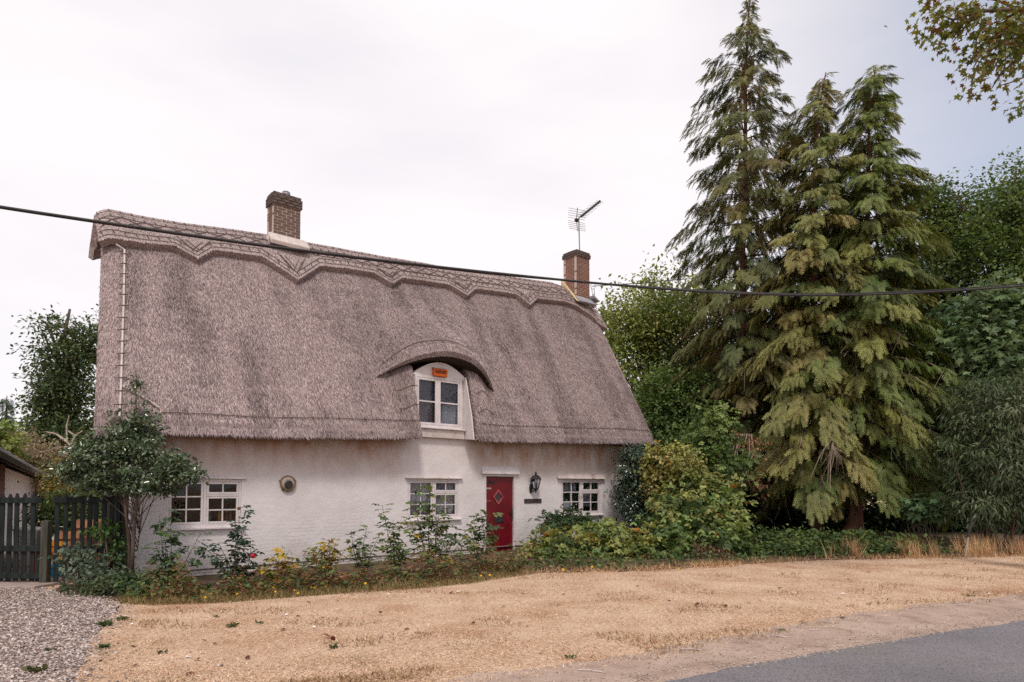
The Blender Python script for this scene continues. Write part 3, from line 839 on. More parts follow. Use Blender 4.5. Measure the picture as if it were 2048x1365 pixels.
# loose reed ends over all the thatch: individual straws, too many to count
def straws(n_, gen, ln, wd, c1, c2, out_):
    P, D, Nn = [], [], []
    for _ in range(n_):
        r = gen()
        if r is None: continue
        p, q = r
        P.append(p); D.append(q - p)
    P = np.array(P); D = np.array(D); D /= np.linalg.norm(D, axis=1)[:, None]
    k = len(P)
    nrm = np.cross(D, [1, 0, 0.0]); nrm /= np.linalg.norm(nrm, axis=1)[:, None]; nrm *= np.sign(nrm[:, 2:3] + 1e-9)
    L = rng.uniform(.5, 1.3, k)[:, None] * ln
    side_ = np.cross(D, nrm)
    Dj = D + side_ * rng.normal(0, .20, k)[:, None] + nrm * (rng.uniform(.0, out_, k))[:, None]
    base_ = P + nrm * .004
    W = wd * rng.uniform(.6, 1.4, k)[:, None]
    v3 = np.stack([base_ - side_ * W, base_ + side_ * W, base_ + Dj * L], 1)
    f_ = rng.random((k, 1)) ** .8
    wt = np.array([mnoise.noise(Vector((p[0] * 2.1, p[2] * .30, 3))) + .7 * mnoise.noise(Vector((p[0] * .5, p[2] * .55, 9))) + .35 * mnoise.noise(Vector((p[0] * 3.3, p[2] * 1.1, 5))) + .40 * mnoise.noise(Vector((p[0] * .8, p[2] * 5.5, 15))) for p in P])
    f_ = np.clip(f_ - np.clip(wt, -.2, .55)[:, None] * .48, 0, 1)
    tint = np.array(c1) * (1 - f_) + np.array(c2) * f_
    tint = np.repeat(tint[:, None], 3, 1)
    return v3.reshape(-1, 3), np.arange(3 * k).reshape(-1, 3), tint.reshape(-1, 3)
# a quick interpolator over the roof grid keeps this loop cheap
rg = rv.reshape(len(trow), nc_, 3); tr_ = np.array(trow); sc_ = np.array(scol)
def roof_many(n_, t0, t1, s0=-.66, s1=14.6, dt=-.03):
    s = rng.uniform(s0, s1, n_); t = rng.uniform(t0, t1, n_)
    def ev(s, t):
        i = np.clip(np.searchsorted(sc_, s) - 1, 0, nc_ - 2); j = np.clip(np.searchsorted(tr_, t) - 1, 0, len(tr_) - 2)
        a = ((s - sc_[i]) / (sc_[i + 1] - sc_[i]))[:, None]; b = ((t - tr_[j]) / (tr_[j + 1] - tr_[j]))[:, None]
        return (rg[j, i] * (1 - a) + rg[j, i + 1] * a) * (1 - b) + (rg[j + 1, i] * (1 - a) + rg[j + 1, i + 1] * a) * b
    p = ev(s, t); q = ev(s, t + dt) if t0 > .04 else p + np.array([0, -.5, -.8])
    keep = ~((t < NH) & (s > NS[0] - .02) & (s < NS[1] + .02))
    return p[keep], q[keep]
def straw_part(name, P, Q, ln, wd, c1, c2, out_, parent):
    it = iter(range(len(P)))
    v_, f_, t_ = straws(len(P), lambda: (lambda i: (P[i], Q[i]))(next(it)), ln, wd, c1, c2, out_)
    return np_part(name, v_, f_, M['straw'], parent, t_, kind='stuff')
P, Q = roof_many(135000, .05, .93)
straw_part('straw', P, Q, .115, .0044, (.060, .043, .044), (.58, .455, .445), .22, roof)
P, Q = roof_many(9000, .0, .03)
straw_part('eave_straw', P, Q, .09, .006, (.07, .05, .05), (.42, .33, .33), .1, roof)
bq = np.array(bv).reshape(na + 1, m_, 3)
i = rng.uniform(0, na - .01, 15000); j = rng.uniform(0, nb + 1.4, 15000)
def bev(i, j):
    a, b = i.astype(int), np.minimum(j.astype(int), m_ - 2)
    x, y = (i - a)[:, None], (j - b)[:, None]
    return (bq[a, b] * (1 - x) + bq[a + 1, b] * x) * (1 - y) + (bq[a, b + 1] * (1 - x) + bq[a + 1, b + 1] * x) * y
P = bev(i, j); Q = bev(i, np.minimum(j + .5, m_ - 2.01)); k = np.linalg.norm(Q - P, axis=1) > 1e-4
straw_part('eyebrow_straw', P[k], Q[k], .10, .006, (.060, .043, .044), (.58, .455, .445), .22, roof)
cg = np.array(cv).reshape(len(cs), k_, 3)
i = rng.uniform(0, len(cs) - 1.01, 22000); j = rng.uniform(0, 2 * rows - .5, 22000) * .6
def cev(i, j):
    a, b = i.astype(int), j.astype(int); x, y = (i - a)[:, None], (j - b)[:, None]
    return (cg[a, b] * (1 - x) + cg[a + 1, b] * x) * (1 - y) + (cg[a, b + 1] * (1 - x) + cg[a + 1, b + 1] * x) * y
P = cev(i, j); Q = cev(i, np.maximum(j - .6, 0)); k = np.linalg.norm(Q - P, axis=1) > 1e-3
straw_part('ridge_straw', P[k], Q[k], .07, .006, (.22, .17, .16), (.62, .51, .49), .25, roof)

# ---- dormer window in the notch
dm = MB()
dz0, dz1, ds0, ds1 = 3.10, 4.36, 5.86, 7.26
arch = [(ds0 - .06, dz1 + .02)] + [(ds0 - .06 + (ds1 - ds0 + .22) * q / 14, dz1 + .04 + .36 * math.sin(PI * q / 14) ** .9) for q in range(1, 14)] + [(ds1 + .16, dz1 + .02)]
dm.prism(arch, 1, -.03, .10)
dm.prism([(5.74, 2.9), (7.36, 2.9), (7.36, 4.4), (7.22, 4.4), (7.22, 3.14), (5.9, 3.14), (5.9, 4.4), (5.74, 4.4)], 1, .0, .10)
dorm = dm.build('dormer_wall', M['whitepaint'], cot, bevel=.004)
f = outer_frame(5.86, 7.24, dz0 + .04, dz1 + .03, -.012, [(6.52, .05)], [], .06)
dw = f.build('dormer_window', M['whitepaint'], dorm, bevel=.004)
# panes are sub-parts of the cottage's window part, so the dormer's own window hangs from the cottage
dw.parent = cot
pane_grid(dw, 5.925, 6.493, dz0 + .105, dz1 - .035, 1, 2, -.022, .032, .05)
pane_grid(dw, 6.547, 7.175, dz0 + .105, dz1 - .035, 1, 2, -.022, .032, .05)
MB().prism([(-.15, dz0 + .0), (-.15, dz0 + .035), (-.03, dz0 + .06), (-.03, dz0 + .0)], 0, 5.88, 7.28).build('sill', M['whitepaint'], dw, bevel=.005)
MB().box((5.88, -.10, 2.89), (7.28, -.035, dz0 - .005)).build('apron_board', M['hoodpaint'], dw, bevel=.004)
c_ = curtain(dw, 5.93, 7.16, dz0 + .1, dz1 - .05, .06, 'lace', folds=5, amp=.012)
MB().box((5.92, .10, dz0 + .1), (6.50, .13, dz0 + .72)).build('brown_blind', M['brownblind'], dw)
# white cheek board on the right reveal, following the slope of the thatch
def rp(t): return roof_pt(NS[1], t)
ck = [(-.02, 2.90), (-.46, 2.86), (rp(.10)[1] + .01, rp(.10)[2]), (rp(.2)[1] + .01, rp(.2)[2]), (rp(.3)[1], rp(.3)[2])]
ck = [(q[0], q[1]) for q in ck] + [(.05, 4.38), (.05, 2.88)]
MB().prism(ck, 0, 7.30, 7.33).build('cheek_board', M['whitepaint'], dorm, bevel=.003)

# ---- chimneys: mortar core, every brick its own object
def chimney(name, label, s0, s1, v0, v1, zb, zt, bmat, capmat, ncap, flue=False):
    core = MB().box((s0 + .006, v0 + .006, zb - .9), (s1 - .006, v1 - .006, zt - .03)).build(name, M['mortar'], cot, label=label)
    H, ph = .059, .074
    protos = {}
    def brick(cx, cy, cz, lx, ly, mat):
        key = (round(lx, 3), round(ly, 3), mat)
        if key not in protos:
            o = MB().box((-lx / 2, -ly / 2, -H / 2), (lx / 2, ly / 2, H / 2)).build('brick', M[mat], core)
            protos[key] = o
        else:
            o = protos[key].copy(); C.objects.link(o)
        o.location = (cx + random.uniform(-.003, .003), cy + random.uniform(-.003, .003), cz)
    z, row = zt - H / 2, 0
    while z > zb - .12:
        pr = 0.0
        mat = bmat
        if row < ncap:
            pr = .035 if row > 0 else .012
            mat = capmat
        a, b, c, d = s0 - pr, s1 + pr, v0 - pr, v1 + pr
        for (lo_, hi_, fixed, ax) in ((a, b, c, 0), (a, b, d, 0), (c, d, a, 1), (c, d, b, 1)):
            ln = hi_ - lo_
            if ax == 1: lo_, hi_ = lo_ + .104, hi_ - .104; ln = hi_ - lo_
            first_ = .10 if (row + ax) % 2 else .215
            x = lo_
            L_ = first_
            while x < hi_ - .03:
                L_ = min(L_, hi_ - x)
                if hi_ - x - L_ < .05: L_ = hi_ - x
                q = x + L_ / 2
                if ax == 0: brick(q, fixed + (.05 if fixed == c else -.05), z, L_ - .016, .10, mat)
                else: brick(fixed + (.05 if fixed == a else -.05), q, z, .10, L_ - .016, mat)
                x += L_
                L_ = .225
        z -= ph; row += 1
    return core
chL = chimney('chimney', 'chimney at mid ridge, brown bricks with sooty top courses', 3.28, 3.96, 2.30, 2.74, 7.80, 8.90, 'brickbrown', 'bricksoot', 4)
MB().lathe([(.085, 8.85), (.085, 8.93), (.10, 8.93), (.10, 8.95), (.085, 8.95), (.085, 8.98), (.10, 8.98), (.10, 9.0), (.085, 9.0), (.085, 9.03), (.10, 9.03), (.07, 9.06)], (3.66, 2.5, 0), 14).build('flue_cowl', M['steel'], chL, smooth=False)
MB().prism([(2.22, 7.70), (2.05, 7.50), (2.02, 7.60), (2.285, 7.86)], 0, 3.14, 4.10).prism([(3.18, 7.55), (3.14, 7.66), (3.22, 7.86), (3.275, 7.88), (3.275, 7.6)], 1, 2.25, 2.74).build('flaunching', M['flaunch'], chL, bevel=.02)
chR = chimney('chimney', 'chimney at right ridge end, red bricks, aerial mast on top', 13.66, 14.32, 2.10, 2.74, 8.22, 9.92, 'brickred', 'bricksoot', 3)
MB().prism([(2.1, 8.25), (2.72, 8.95), (2.72, 8.70), (1.95, 8.05)], 0, 13.52, 13.652).build('flaunching', plain('ochre_mortar', (.55, .42, .26), .9), chR, bevel=.01)
MB().prism([(1.93, 8.02), (2.095, 8.26), (2.095, 8.30), (1.88, 8.07)], 0, 13.6, 14.42).prism([(14.33, 8.30), (14.33, 8.4), (14.62, 8.25), (14.62, 8.21)], 1, 1.9, 2.7).build('lead_flashing', M['lead'], chR, bevel=.006)
# ------------------------------------------------------------------ things fixed to the cottage
# alarm box on the dormer
al = thing('alarm_box', 'small orange alarm box with black lettering above the dormer window', 'alarm box', house=(6.55, -.03, 4.40))
b_ = MB().box((6.35, -.115, 4.40), (6.75, -.032, 4.585)).build('box', M['orange'], al, bevel=.012)
MB().box((6.335, -.05, 4.585), (6.765, -.031, 4.605)).build('lid', M['wood_dark'], al)
cu = bpy.data.curves.new('lettering', 'FONT'); cu.body = 'CUSTODY'; cu.size = .088; cu.extrude = .001; cu.offset = .0035; cu.align_x = 'CENTER'; cu.align_y = 'CENTER'
txc = bpy.data.objects.new('lettering_outline', cu); C.objects.link(txc); bpy.context.view_layer.update()
tm = bpy.data.meshes.new_from_object(txc.evaluated_get(bpy.context.evaluated_depsgraph_get()))
bpy.data.objects.remove(txc)
tm.materials.clear()
tx = link('lettering', tm, M['ink'])
tx.parent = al; tx.location = np.array((6.55, -.1175, 4.50)) - ORG[al]; tx.rotation_euler = (PI / 2, 0, 0); tx.scale = (.82, 1.1, 1)
# wall fan outlet
vf = thing('fan_outlet', 'round stained wall fan outlet on the white wall', 'vent', house=(2.82, 0, 1.62))
vc = (2.82, 0, 1.76)
MB().lathe([(.150, -.002), (.165, -.02), (.165, -.05), (.145, -.055), (.140, -.03)], vc, 28, 'y').build('rim', M['rust'], vf)
MB().lathe([(.14, -.031), (.138, -.05), (.10, -.062), (.085, -.064)], vc, 28, 'y').build('dish', M['tanmetal'], vf, smooth=True)
MB().lathe([(.088, -.06), (.088, -.075), (.07, -.085), (.01, -.085)], (2.82, 0, 1.735), 24, 'y').build('flap', M['black'], vf)
for a in (20, 160, 235, 270, 305):
    x, z = vc[0] + .168 * math.cos(math.radians(a)), vc[2] + .168 * math.sin(math.radians(a))
    MB().box((x - .018, -.035, z - .013), (x + .018, -.002, z + .013)).build('lug', M['rust'], vf)
# wall lantern
ln_ = thing('wall_lantern', 'black six sided wall lantern beside the red door', 'lamp', house=(9.62, 0, 1.55))
lx, lv = 9.66, -.16
MB().prism([(9.565, 1.56), (9.60, 1.52), (9.64, 1.56), (9.655, 1.66), (9.63, 1.76), (9.60, 1.79), (9.57, 1.76), (9.55, 1.66)], 1, -.03, -.001).build('back_plate', M['black'], ln_, bevel=.005)
MB().tube([(9.60, -.02, 1.60), (9.61, -.07, 1.575), (9.64, -.13, 1.60), (lx, lv, 1.64)], .013, 6).build('bracket', M['black'], ln_)
MB().lathe([(.108, 1.905), (.115, 1.915), (.10, 1.93), (.085, 1.975), (.055, 2.015), (.02, 2.03), (.018, 2.055), (.026, 2.065), (.012, 2.09), (.012, 2.115), (.003, 2.12)], (lx, lv, 0), 6).widen(lx, lv).build('lantern_top', M['black'], ln_)
MB().lathe([(.012, 1.545), (.02, 1.56), (.016, 1.60), (.045, 1.635), (.058, 1.66), (.05, 1.665)], (lx, lv, 0), 6).widen(lx, lv).build('lantern_base', M['black'], ln_)
for k in range(6):
    a, a2 = 2 * PI * k / 6, 2 * PI * (k + 1) / 6
    MB().tube([(lx + .055 * math.cos(a), lv + .055 * math.sin(a), 1.66), (lx + .098 * math.cos(a), lv + .098 * math.sin(a), 1.91)], .007, 4).widen(lx, lv).build('lantern_bar', M['black'], ln_)
    MB().add([(lx + .052 * math.cos(q), lv + .052 * math.sin(q), 1.665) for q in (a, a2)] + [(lx + .094 * math.cos(q), lv + .094 * math.sin(q), 1.905) for q in (a2, a)], [(0, 1, 2, 3)]).widen(lx, lv).build('lantern_pane', M['glass'], ln_)
MB().tube([(lx, lv, 1.66), (lx, lv, 1.80)], [.03, .05], 8).build('bulb', plain('frosted', (.5, .4, .28)), ln_)
# slate name plate
MB().box((9.37, -.02, 1.255), (10.01, -.001, 1.375)).build('name_plaque', M['slate'], None, bevel=.006, base=(0, 0, 0))
npq = bpy.data.objects['name_plaque']
for v_ in npq.data.vertices: v_.co -= Vector((9.69, 0, 1.255))
npq.location = H2W(9.69, 0, 1.255); npq.rotation_euler = (0, 0, HROT)
tag(npq, 'dark slate name plaque on the wall under the lantern', 'plaque')
# bottles standing inside the first window
for n_, (s_, h_, r_, c_, lb) in enumerate([(1.36, .22, .035, (.05, .22, .12), 'green bottle inside the window, beside the centre bar'), (1.545, .27, .03, (.62, .28, .03), 'tall yellow bottle inside the small paned window'),
                                      (1.60, .10, .035, (.62, .16, .24), 'short pink bottle in front of the yellow bottle inside the window'), (1.68, .22, .028, (.20, .05, .05), 'dark red bottle inside the window, second from the right end of the sill'), (1.76, .25, .028, (.30, .12, .09), 'brown bottle at the right end of the window sill inside')]):
    vq = .19 if n_ != 2 else .135
    t_ = thing('bottle', lb, 'bottle', house=(s_, vq, .97), group='bottles on the sill inside the window')
    MB().lathe([(r_, .97), (r_, .97 + h_ * .62), (r_ * .4, .97 + h_ * .78), (r_ * .4, .97 + h_)], (s_, vq, 0), 10).build('body', plain('bottle_plastic', c_, .35), t_, smooth=True)
    MB().lathe([(r_ * .48, .97 + h_), (r_ * .48, .99 + h_)], (s_, vq, 0), 8).build('cap', M['whitepaint'], t_)
MB().box((.58, .11, .93), (1.88, .28, .968)).build('window_board', M['whitepaint'], cot)

# television aerial on the right chimney
ae = thing('television_aerial', 'thin television aerial on a mast above the right hand chimney', 'aerial', house=(13.98, 2.4, 9.9))
mt = W2H(AT(1160, 500, 0 + (H2W(13.98, 2.4, 0))[1])); mt = np.array([13.98, 2.4, 9.85])
def ph(x, y):        # a point at the aerial's distance
    return W2H(AT(x, y, H2W(13.98, 2.4, 0)[1]))
p0, p1 = ph(1159.5, 503), ph(1157.5, 436)
ms_ = MB().tube([p0 + np.array([0, 0, -.3]), p1], .022, 8).build('mast', M['alu'], ae)
q0 = ph(1153, 441)
q1 = W2H(H2W(*q0) + np.array([.62, -1.45, .02]))
MB().tube([q0, q1], .017, 6).build('boom', M['black'], ae)
ax_ = (q1 - q0) / np.linalg.norm(q1 - q0)
el_dir = np.cross([0, 0, 1.0], ax_); el_dir /= np.linalg.norm(el_dir)
up_ = np.array([0, 0, 1.0])
for k in range(11):
    c_ = q0 + (q1 - q0) * (.22 + .078 * k); h_ = .21 - .007 * k
    MB().tube([c_ - el_dir * h_, c_ + el_dir * h_], .008, 4).build('element', M['alu'], ae)
    MB().box(c_ - .03, c_ + .03).build('element_clip', M['black'], ae)
for k in (-1, 1):
    MB().tube([q0 + up_ * .02 * k, q0 + up_ * .42 * k - ax_ * (-.08)], .012, 4).build('reflector_arm', M['black'], ae)
    for j in range(5):
        c_ = q0 + up_ * k * (.06 + .075 * j) + ax_ * .016 * j
        MB().tube([c_ - el_dir * .34, c_ + el_dir * .34], .009, 4).build('reflector_rod', M['alu'], ae)
MB().box(q0 - .05, q0 + .05).build('clamp', M['black'], ae)

# cables
def cable(name, px, depths, r, label, cat='cable', sag=0):
    pts = [AT(x, y, d) for (x, y), d in zip(px, depths)]
    out_ = []
    n_ = len(pts)
    ext = [pts[0] + (pts[0] - pts[1]) * 1.0] + pts + [pts[-1] + (pts[-1] - pts[-2]) * 1.0]
    far0, far1 = pts[0] + (pts[0] - pts[1]) * 14 + np.array([0, 0, .5]), pts[-1] + (pts[-1] - pts[-2]) * 14 + np.array([0, 0, .4])
    for i in range(1, len(ext) - 2):                      # Catmull-Rom through the points
        for q in range(8):
            u_ = q / 8
            p0_, p1_, p2_, p3_ = ext[i - 1], ext[i], ext[i + 1], ext[i + 2]
            out_.append(.5 * ((2 * p1_) + (p2_ - p0_) * u_ + (2 * p0_ - 5 * p1_ + 4 * p2_ - p3_) * u_ ** 2 + (3 * p1_ - p0_ - 3 * p2_ + p3_) * u_ ** 3))
    out_ = [far0, ext[0]] + out_ + [ext[-2], ext[-1], far1]
    base_ = out_[0]
    return tag(MB().tube(out_, r, 6).build(name, M['cable'], None, base=base_, smooth=True), label, cat)
px_ = [(-120, 393), (0, 414), (260, 453), (520, 490), (780, 523), (1024, 550), (1250, 572), (1450, 586), (1650, 591), (1850, 585), (2048, 572), (2160, 562)]
dp_ = [6.6, 6.9, 7.4, 7.9, 8.4, 8.9, 9.4, 9.8, 10.2, 10.6, 11.0, 11.25]
cable('overhead_cable', px_, dp_, .0165, 'thick black overhead cable crossing in front of the thatched roof')
cable('overhead_cable', [(x, y + (2.6 if x < 1200 else -1.5 - (x - 1200) / 330)) for x, y in px_], [d + .03 for d in dp_], .009, 'thin wire lashed along the thick overhead cable', sag=0)
dch = H2W(14.36, 2.4, 0)[1]
def chpt(x, y, dd=0): return AT(x, y, dch + dd)
ws = [chpt(1184, 573), chpt(1216, 571, .4), chpt(1300, 565, 1.5), chpt(1380, 558, 3), chpt(1440, 554, 4)]
tag(MB().tube(ws, .014, 5).build('telephone_wire', M['cable'], None, base=ws[0]), 'thin wire running from the right chimney into the trees', 'wire')
br = thing('wire_bracket', 'looped wire bracket on the side of the right chimney', 'bracket', loc=chpt(1186, 600))
lp = MB()
lp.tube([chpt(1186 + 4.5 * math.cos(a) , 572 + 7 * math.sin(a)) for a in np.linspace(0, 2 * PI, 14)], .010, 4)
br1 = lp.build('wire_loop', M['cable'], br)
MB().tube([chpt(1188, 578), chpt(1189, 590), chpt(1186, 602), chpt(1184, 612), chpt(1181, 606)], .011, 4).tube([chpt(1183, 576), chpt(1185, 588), chpt(1187, 600)], .011, 4).build('hanging_wire', M['cable'], br)

# ------------------------------------------------------------------ fence, gate and what stands behind them
FY = 11.30
def fpx(x, y, dy=0.0): return AT(x, y, FY + dy)
PW, PT = .080, .022
def picket_mesh(h):
    return [( -PW / 2, 0), (PW / 2, 0), (PW / 2, h - .09), (PW * .22, h - .012), (0, h), (-PW * .22, h - .012), (-PW / 2, h - .09)]
def panel(name, label, cat, xs, ztop, zbot, rails, bshort=None, lean=0):
    x0 = fpx(xs[0], 1100)[0]
    t_ = thing(name, label, cat, loc=(x0, FY, 0))
    first = None
    H = 1.0
    for i, px in enumerate(xs):
        X = fpx(px, 1080)[0]
        h = ztop - zbot
        dz = random.uniform(-.015, .015)
        if first is None:
            first = MB().prism([(p[0], p[1]) for p in picket_mesh(h)], 1, -PT / 2, PT / 2).build('picket', M['fence'], None, bevel=.003)
            o = first
        else:
            o = first.copy(); C.objects.link(o)
        o.parent = t_
        sc = 1.0
        if bshort and i in bshort: sc = bshort[i] / h
        o.location = (X - x0, random.uniform(-.004, .004), zbot + dz); o.scale = (random.uniform(.94, 1.06), 1, sc); o.rotation_euler = (0, random.uniform(-.012, .012), 0)
    xa, xb = fpx(xs[0], 1080)[0] - .06, fpx(xs[-1], 1080)[0] + .06
    for z, hh, xe in rails:
        MB().box((xa, FY + .013, z - hh / 2), (xe if xe is not None else xb, FY + .05, z + hh / 2)).build('rail', M['fence'], t_, bevel=.004)
    return t_
gate = panel('picket_gate', 'dark picket gate standing on the gravel drive', 'gate', [-27, -12, 3.5, 18.5, 33.5, 49, 66, 78], 1.57, .06, [(1.45, .10, None), (.62, .10, None), (.15, .09, None)], {7: .88})
for o in gate.children:
    if o.name.startswith('rail'):
        for v_ in o.data.vertices: v_.co.y -= .062                     # the gate's rails are on the road side
fpanel = panel('picket_fence', 'dark picket fence between the gate post and the cottage', 'fence', [114, 131, 147.5, 163, 177.5, 191.5, 207, 222, 236], 1.56, .06, [(1.46, .10, None), (.60, .11, None)])
for o in fpanel.children:
    if o.name.startswith('rail') and o.matrix_basis.translation.z == 0 and max(v_.co.z for v_ in o.data.vertices) > 1:
        for v_ in o.data.vertices: v_.co.y -= .062
gpx = fpx(95, 1100)[0]
pst = MB().box((gpx - .062, FY - .10, 0), (gpx + .062, FY + .02, 1.10)).build('gate_post', M['postwood'], None, bevel=.008, base=(gpx, FY - .04, 0))
tag(pst, 'short weathered square post between the gate and the fence', 'post')
fx2 = fpx(238, 1080)[0]
pst2 = MB().prism([(fx2 - .075, FY + .05), (fx2 + .055, FY + .03), (fx2 + .06, FY + .17), (fx2 - .07, FY + .18)], 2, 0, 1.62).build('fence_post', M['wood_dark'], None, bevel=.01, base=(fx2, FY + .1, 0))
tag(pst2, 'tall dark fence post beside the trunks of the dark leaved tree', 'post')
a_, b_ = G(0, 1186), G(82, 1178)
slab = MB().prism([(-9.9, 10.72), (-7.86, 10.78), (-7.80, 11.25), (-9.9, 11.3)], 2, -.02, .045).build('gate_step', mat_noise('worn_slab', (.26, .20, .175), (.38, .30, .27), 5, .9, .3), None, base=(-8.8, 11, 0), bevel=.01)
tag(slab, 'long pale step under the picket gate', 'step')

E1, E2 = AT(0, 905, 13.6), AT(105, 961, 26)
ED = E2 - E1; EL_ = np.linalg.norm(ED[:2]); ed = ED / EL_                 # along the eave, away from the camera
E0_ = E1 - ed * 3.2; ELEN = EL_ + 3.2
el2 = np.array([ed[0], ed[1], 0]) / np.linalg.norm(ed[:2]); en = np.array([-el2[1], el2[0], 0])   # en: horizontally up the roof, to the left
TANP = .40
ob = thing('outbuilding', 'low white outbuilding with brick piers and a mossy tiled roof behind the gate', 'outbuilding', loc=(E1[0], E1[1], 0))
def ep(a, b, dz=0): return E0_ + ed * a + en * b + np.array([0, 0, b * TANP + dz])
def wp(a, b, z): q = E0_ + ed * a + en * b; return np.array([q[0], q[1], z])
def slab6(name, mat, parent, a0, a1, b0, b1, zb, dzt):
    q = [wp(a0, b0, zb), wp(a1, b0, zb), wp(a1, b1, zb), wp(a0, b1, zb)] + [ep(a0, b0, dzt), ep(a1, b0, dzt), ep(a1, b1, dzt), ep(a0, b1, dzt)]
    return MB().add(q, [(0, 3, 2, 1), (4, 5, 6, 7), (0, 1, 5, 4), (1, 2, 6, 5), (2, 3, 7, 6), (3, 0, 4, 7)]).build(name, mat, parent)
slab6('wall', plain('white_boarding', (.62, .60, .63)), ob, 0, ELEN * .86, .28, 4.5, 0, -.24)
for a0, a1 in ((2.6, 3.5), (5.2, 6.1)):
    slab6('brick_pier', M['brickred'], ob, a0, a1, .22, .5, 0, -.20)
slab6('door_frame', M['terracotta'], ob, 3.75, 4.0, .24, .4, 0, -.22)
rq = [ep(0, -.12, -.05), ep(ELEN, -.12, -.05), ep(ELEN, 4.6, -.05), ep(0, 4.6, -.05)]
rfp = MB().add(rq + [p - np.array([0, 0, .10]) for p in rq], [(0, 1, 2, 3), (4, 7, 6, 5), (0, 4, 5, 1), (1, 5, 6, 2), (2, 6, 7, 3), (3, 7, 4, 0)]).build('roof', M['wood_dark'], ob)
MB().tube([ep(-.1, -.22, -.05), ep(ELEN + .05, -.22, -.05)], .085, 8).build('gutter', M['black'], ob)
MB().tube([ep(ELEN - .2, -.22, -.14), ep(ELEN - .3, .2, -.75), wp(ELEN - .3, .22, 0)], .05, 8).build('downpipe', M['whitepaint'], ob)
n_ = 9
TL = .34
vs_ = [(-.12 + .24 * k / n_, .035 * math.cos(2 * PI * k / n_)) for k in range(n_ + 1)]
tile_v = []
for L_ in (0, 1):
    for (x, z) in vs_: tile_v.append((L_ * TL, x, z + (-.02 if L_ else .02)))
    for (x, z) in vs_[::-1]: tile_v.append((L_ * TL, x, z + (-.02 if L_ else .02) - .018))
m2 = 2 * (n_ + 1)
tile_f = [tuple(range(m2))[::-1], tuple(range(m2, 2 * m2))] + [(i, (i + 1) % m2, m2 + (i + 1) % m2, m2 + i) for i in range(m2)]
tilep = MB().add(tile_v, tile_f).build('tile', M['tile'], None)
tilep.parent = rfp
up_s = Vector(en + np.array([0, 0, TANP])).normalized()
al_ = Vector(ed).normalized(); nr_ = up_s.cross(al_).normalized()
if nr_.z < 0: nr_ = -nr_
al_ = nr_.cross(up_s)
rot = Matrix((up_s, al_, nr_)).transposed().to_euler()
ncol = int(ELEN / .232)
first = True
for r_ in range(4):
    for c_ in range(ncol):
        o = tilep if first else tilep.copy()
        if not first: C.objects.link(o)
        first = False
        o.location = ep(.1 + c_ * .232, -.17 + r_ * .27, .0) - ORG[ob] + np.array([0, 0, random.uniform(-.010, .010)])
        o.rotation_euler = rot; o.scale = (1, 1, random.uniform(.9, 1.15))
up4 = MB()
for r_ in range(4, 15):
    up4.add([ep(0, -.17 + r_ * .27, .02), ep(ELEN, -.17 + r_ * .27, .02), ep(ELEN, .14 + r_ * .27, .0), ep(0, .14 + r_ * .27, .0), ep(0, -.17 + r_ * .27, -.02), ep(ELEN, -.17 + r_ * .27, -.02)], [(0, 1, 2, 3), (4, 5, 1, 0)])
up4.build('upper_tile_courses', M['tile'], rfp, kind='stuff')

# far house roof seen over the outbuilding
fh = thing('far_house', 'distant house with a brown tiled roof behind the left hand trees', 'house', loc=(-30, 40, 0))
q_ = [AT(-30, 858, 40), AT(58, 860, 40)]
zt_ = q_[0][2]
MB().box((q_[0][0] - 4, 41, 0), (q_[1][0], 46, zt_ - 1.9)).build('wall', plain('buff_brick', (.38, .28, .22)), fh)
frf = MB().prism([(40.2, zt_ - 2.1), (43.5, zt_), (46.8, zt_ - 2.1), (46.8, zt_ - 2.3), (40.2, zt_ - 2.3)], 0, q_[0][0] - 4.4, q_[1][0] + .3).build('roof', M['tile'], fh)
for r_ in range(9):                                                  # courses of the far roof
    y0, z0 = 40.15 + r_ * .37, zt_ - 2.12 + r_ * .37 * 2.1 / 3.3
    MB().prism([(y0, z0), (y0, z0 + .07), (y0 + .42, z0 + .07 + .26), (y0 + .42, z0 + .24)], 0, q_[0][0] - 4.42, q_[1][0] + .32).build('tile_course', M['tile'], frf)

# things in the yard behind the fence
def pot(x, y, depth, r, h, mat, name, label, cat):
    p = AT(x, y, depth); p[2] = 0
    t_ = thing(name, label, cat, loc=p)
    b_ = MB().lathe([(r * .72, 0), (r, h * .85), (r * 1.1, h * .85), (r * 1.1, h), (r * .95, h), (r * .9, h * .8), (.01, h * .8)], p, 16).build('pot' if cat == 'plant pot' else 'tub', mat, t_, smooth=False)
    if cat == 'plant pot': MB().lathe([(r * .92, h * .88), (.01, h * .92)], p, 12).build('soil', M['soil'], t_)
    else: MB().tube([(p[0] - r, p[1], h), (p[0] - r * .5, p[1], h * 1.45), (p[0] + r * .5, p[1], h * 1.45), (p[0] + r, p[1], h)], .012, 5).build('handle', M['whitepaint'], t_)
pot(148, 1080, 13.2, .30, .78, M['terracotta'], 'plant_pot', 'tall terracotta pot behind the middle of the picket fence', 'plant pot')
pot(180, 1080, 13.6, .27, 1.0, M['terracotta'], 'plant_pot', 'taller terracotta pot behind the fence, next to the leafy climber', 'plant pot')
pot(84, 1130, 12.6, .16, .42, plain('red_plastic', (.5, .02, .02), .4), 'bucket', 'red plastic bucket behind the short gate post', 'bucket')
pot(116, 1140, 12.3, .14, .22, plain('blue_plastic', (.02, .26, .42), .4), 'bucket', 'blue plastic bucket behind the picket fence', 'bucket')
pot(119, 1102, 12.9, .13, .62, plain('orange_plastic_tub', (.7, .28, .02), .4), 'bucket', 'tall orange tub behind the picket fence', 'bucket')
